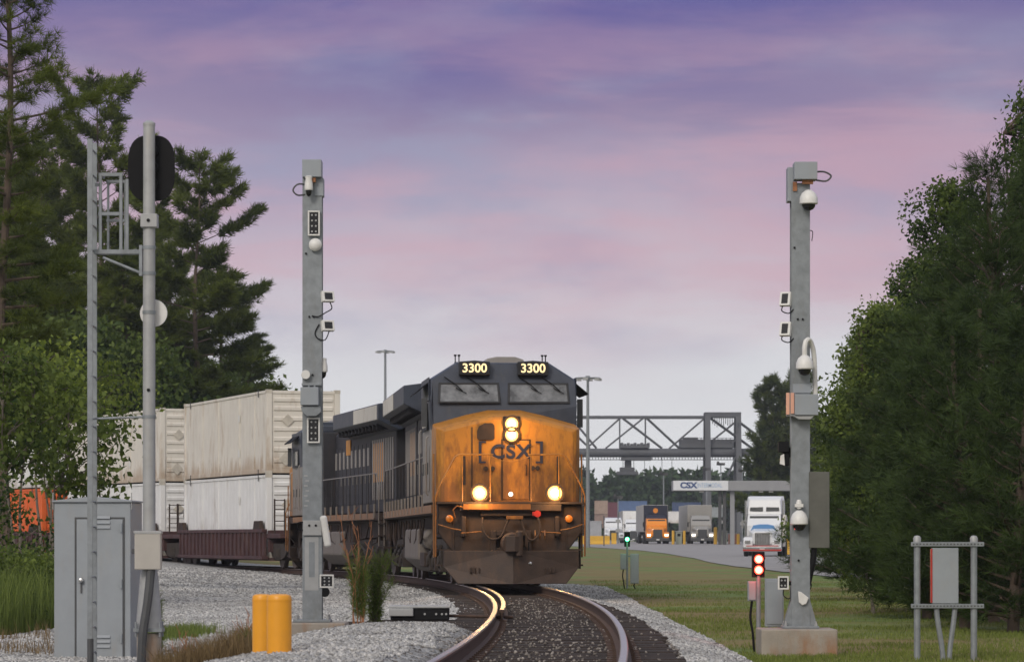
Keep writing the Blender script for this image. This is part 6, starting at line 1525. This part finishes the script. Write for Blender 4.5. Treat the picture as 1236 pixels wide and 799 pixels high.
ok = (Xg > xr(Dg)-.12+.18*(rng.random(n)-.5)) & ~((Xg > PX(914,41.5)) & (Xg < PX(1014,41.5)) & (Dg > 40.3) & (Dg < 41.6))
Xg, Dg = Xg[ok], Dg[ok]; cl = hashn(Xg, Dg, .5, 11)*.6+hashn(Xg, Dg, 2.3, 12)*.4; ok = rng.random(len(Xg)) < np.clip((cl-.30)*2.4,0.05,1); Xg, Dg, cl = Xg[ok], Dg[ok], cl[ok]
blades('grass', Xg, Dg, .035+.06*cl*rng.random(len(Xg)), .010, 'lawn', 'short mown grass on the right of the track', 1, (.60,.2))
# tall grass on the left verge
n = 26000; Dg = rng.uniform(47, 92, n); Xg = rng.uniform(0, 1, n)*(xl(Dg)-.1-PX(-60, Dg))+PX(-60, Dg)
blades('tall_grass', Xg, Dg, .20+.85*rng.random(n)**1.3*hashn(Xg, Dg, .8, 5)*1.3, .016, 'grassm', 'tall uncut grass and weeds on the left verge', 2, (.52,.2), .3)
n = 5200; Dg = rng.uniform(39, 47, n); Xg = rng.uniform(0,1,n)*2.2+PX(-40,Dg); Xg = np.where(rng.random(n) < .35, PX(rng.uniform(182,300,n),Dg), Xg)
zq = Gr(Xg, Dg); ok = (hashn(Xg, Dg, 1.6, 8) > .52) & ((Xg < PX(60, Dg)) | (Dg < 41)); 
blades('dry_grass', Xg[ok], Dg[ok], .06+.22*rng.random(ok.sum())**2, .008, 'drygrass', 'dry straw coloured stalks in the gravel near the cabinet', 3, (.45,.25), .5, z=zq[ok])
# dry fringe at the bottom left of the picture, around the mast foot and the bollards
n = 6500; Dg = rng.uniform(31.5, 35.6, n); Xg = PX(rng.uniform(186,312,n), Dg); ok = hashn(Xg, Dg, 2.2, 18) > .33
blades('dry_weeds', Xg[ok], Dg[ok], .10+.24*rng.random(ok.sum())**2, .007, 'drygrass', 'brown dry weeds along the bottom between mast and bollards', 4, (.40,.25), .5, z=Gr(Xg[ok], Dg[ok]))
n = 2600; Dg = rng.normal(47.5,1.3, n); Xg = rng.normal(PX(216,47.5),.20,n)
blades('grass_patch', Xg, Dg, .05+.14*rng.random(n), .010, 'grassm', 'green grass patch in the gravel right of the signal mast', 5, (.62,.2), .5, z=Gr(Xg, Dg))

# stemmy plants
def stemplant(name, px, D_, H, label, nst=5, spreadx=.12, leafy=.55, seed=1, brown=True):
    rng = np.random.default_rng(seed); rr = random.Random(seed); x = PX(px, D_); z = float(Gr(x, D_)); t = empty(name, (x, D_, z-.03), 0, label, 'plant', 'weedy plants in the gravel')
    b = MB(); PP = []; 
    for k in range(nst):
        h = H*rr.uniform(.55,1); dx = rr.uniform(-1,1)*spreadx*2; dy = rr.uniform(-1,1)*spreadx; bx = rr.uniform(-1,1)*spreadx*.5
        pts = [(bx+dx*q*q+.02*math.sin(q*9+k), dy*q, h*q) for q in np.linspace(0,1,8)]; b.tube(pts, .008, 6, r1=.003)
        for q in np.linspace(.15, leafy, int(26*leafy)):
            c = np.array([bx+dx*q*q, dy*q, h*q]); PP.append(c+rng.normal(size=(7,3))*np.array([.012,.012,.03]))
        for q in np.linspace(.3,.95,5): b.tube([(bx+dx*q*q,dy*q,h*q),(bx+dx*q*q+rr.uniform(-.08,.08),dy*q+rr.uniform(-.05,.05),h*q+.10)], .004, 5, r1=.002)
    b.build('stems', M['rusty'] if brown else M['bark'], t, smooth=True)
    P = np.concatenate(PP); V, F = needles(P, np.tile(np.array([[0,0,1.]]),(len(P),1)), .105, .008, 2, .75, rng); np_mesh('leaves', V, F, M['grassm'] if brown else M['leaf'], t, np.repeat(np.clip(rng.normal(.5,.2,len(P)),0,1),8)); return t
stemplant('weed_plant', 433, 40, 1.50, 'tall weed with bare reddish tips, taller of the two beside the camera post', 9, .10, .62, 5)
stemplant('weed_plant', 452, 40.4, .95, 'bushy green weed close to the tall reddish one', 11, .13, .95, 6, False)
stemplant('weed_plant', 297, 33.5, .45, 'thin dark sprig just left of the yellow bollards', 4, .05, .5, 7, True)
stemplant('weed_plant', 222, 33.5, .42, 'dry sprig left of the bollards near the mast foot', 5, .08, .2, 8, True)
stemplant('weed_plant', 192, 37.5, .95, 'green vine like weed growing up behind the mast base', 5, .04, .95, 9, False)

# ---------------------------------------------------------------- haze
hz = MB(); hz.box((-1100,-40,-3.0),(1100,1000,40)); h_ = hz.build('haze', None or M['black'], None)
hm = bpy.data.materials.new('thin_air'); hm.use_nodes = True; t = hm.node_tree; t.nodes.clear()
vo = t.nodes.new('ShaderNodeVolumePrincipled'); vo.inputs['Color'].default_value = (.86,.90,.95,1); vo.inputs['Density'].default_value = .00020; vo.inputs['Anisotropy'].default_value = .2
ou = t.nodes.new('ShaderNodeOutputMaterial'); t.links.new(vo.outputs[0], ou.inputs['Volume'])
h_.data.materials.clear(); h_.data.materials.append(hm); tag(h_, 'thin grey evening haze over the yard', kind='stuff')
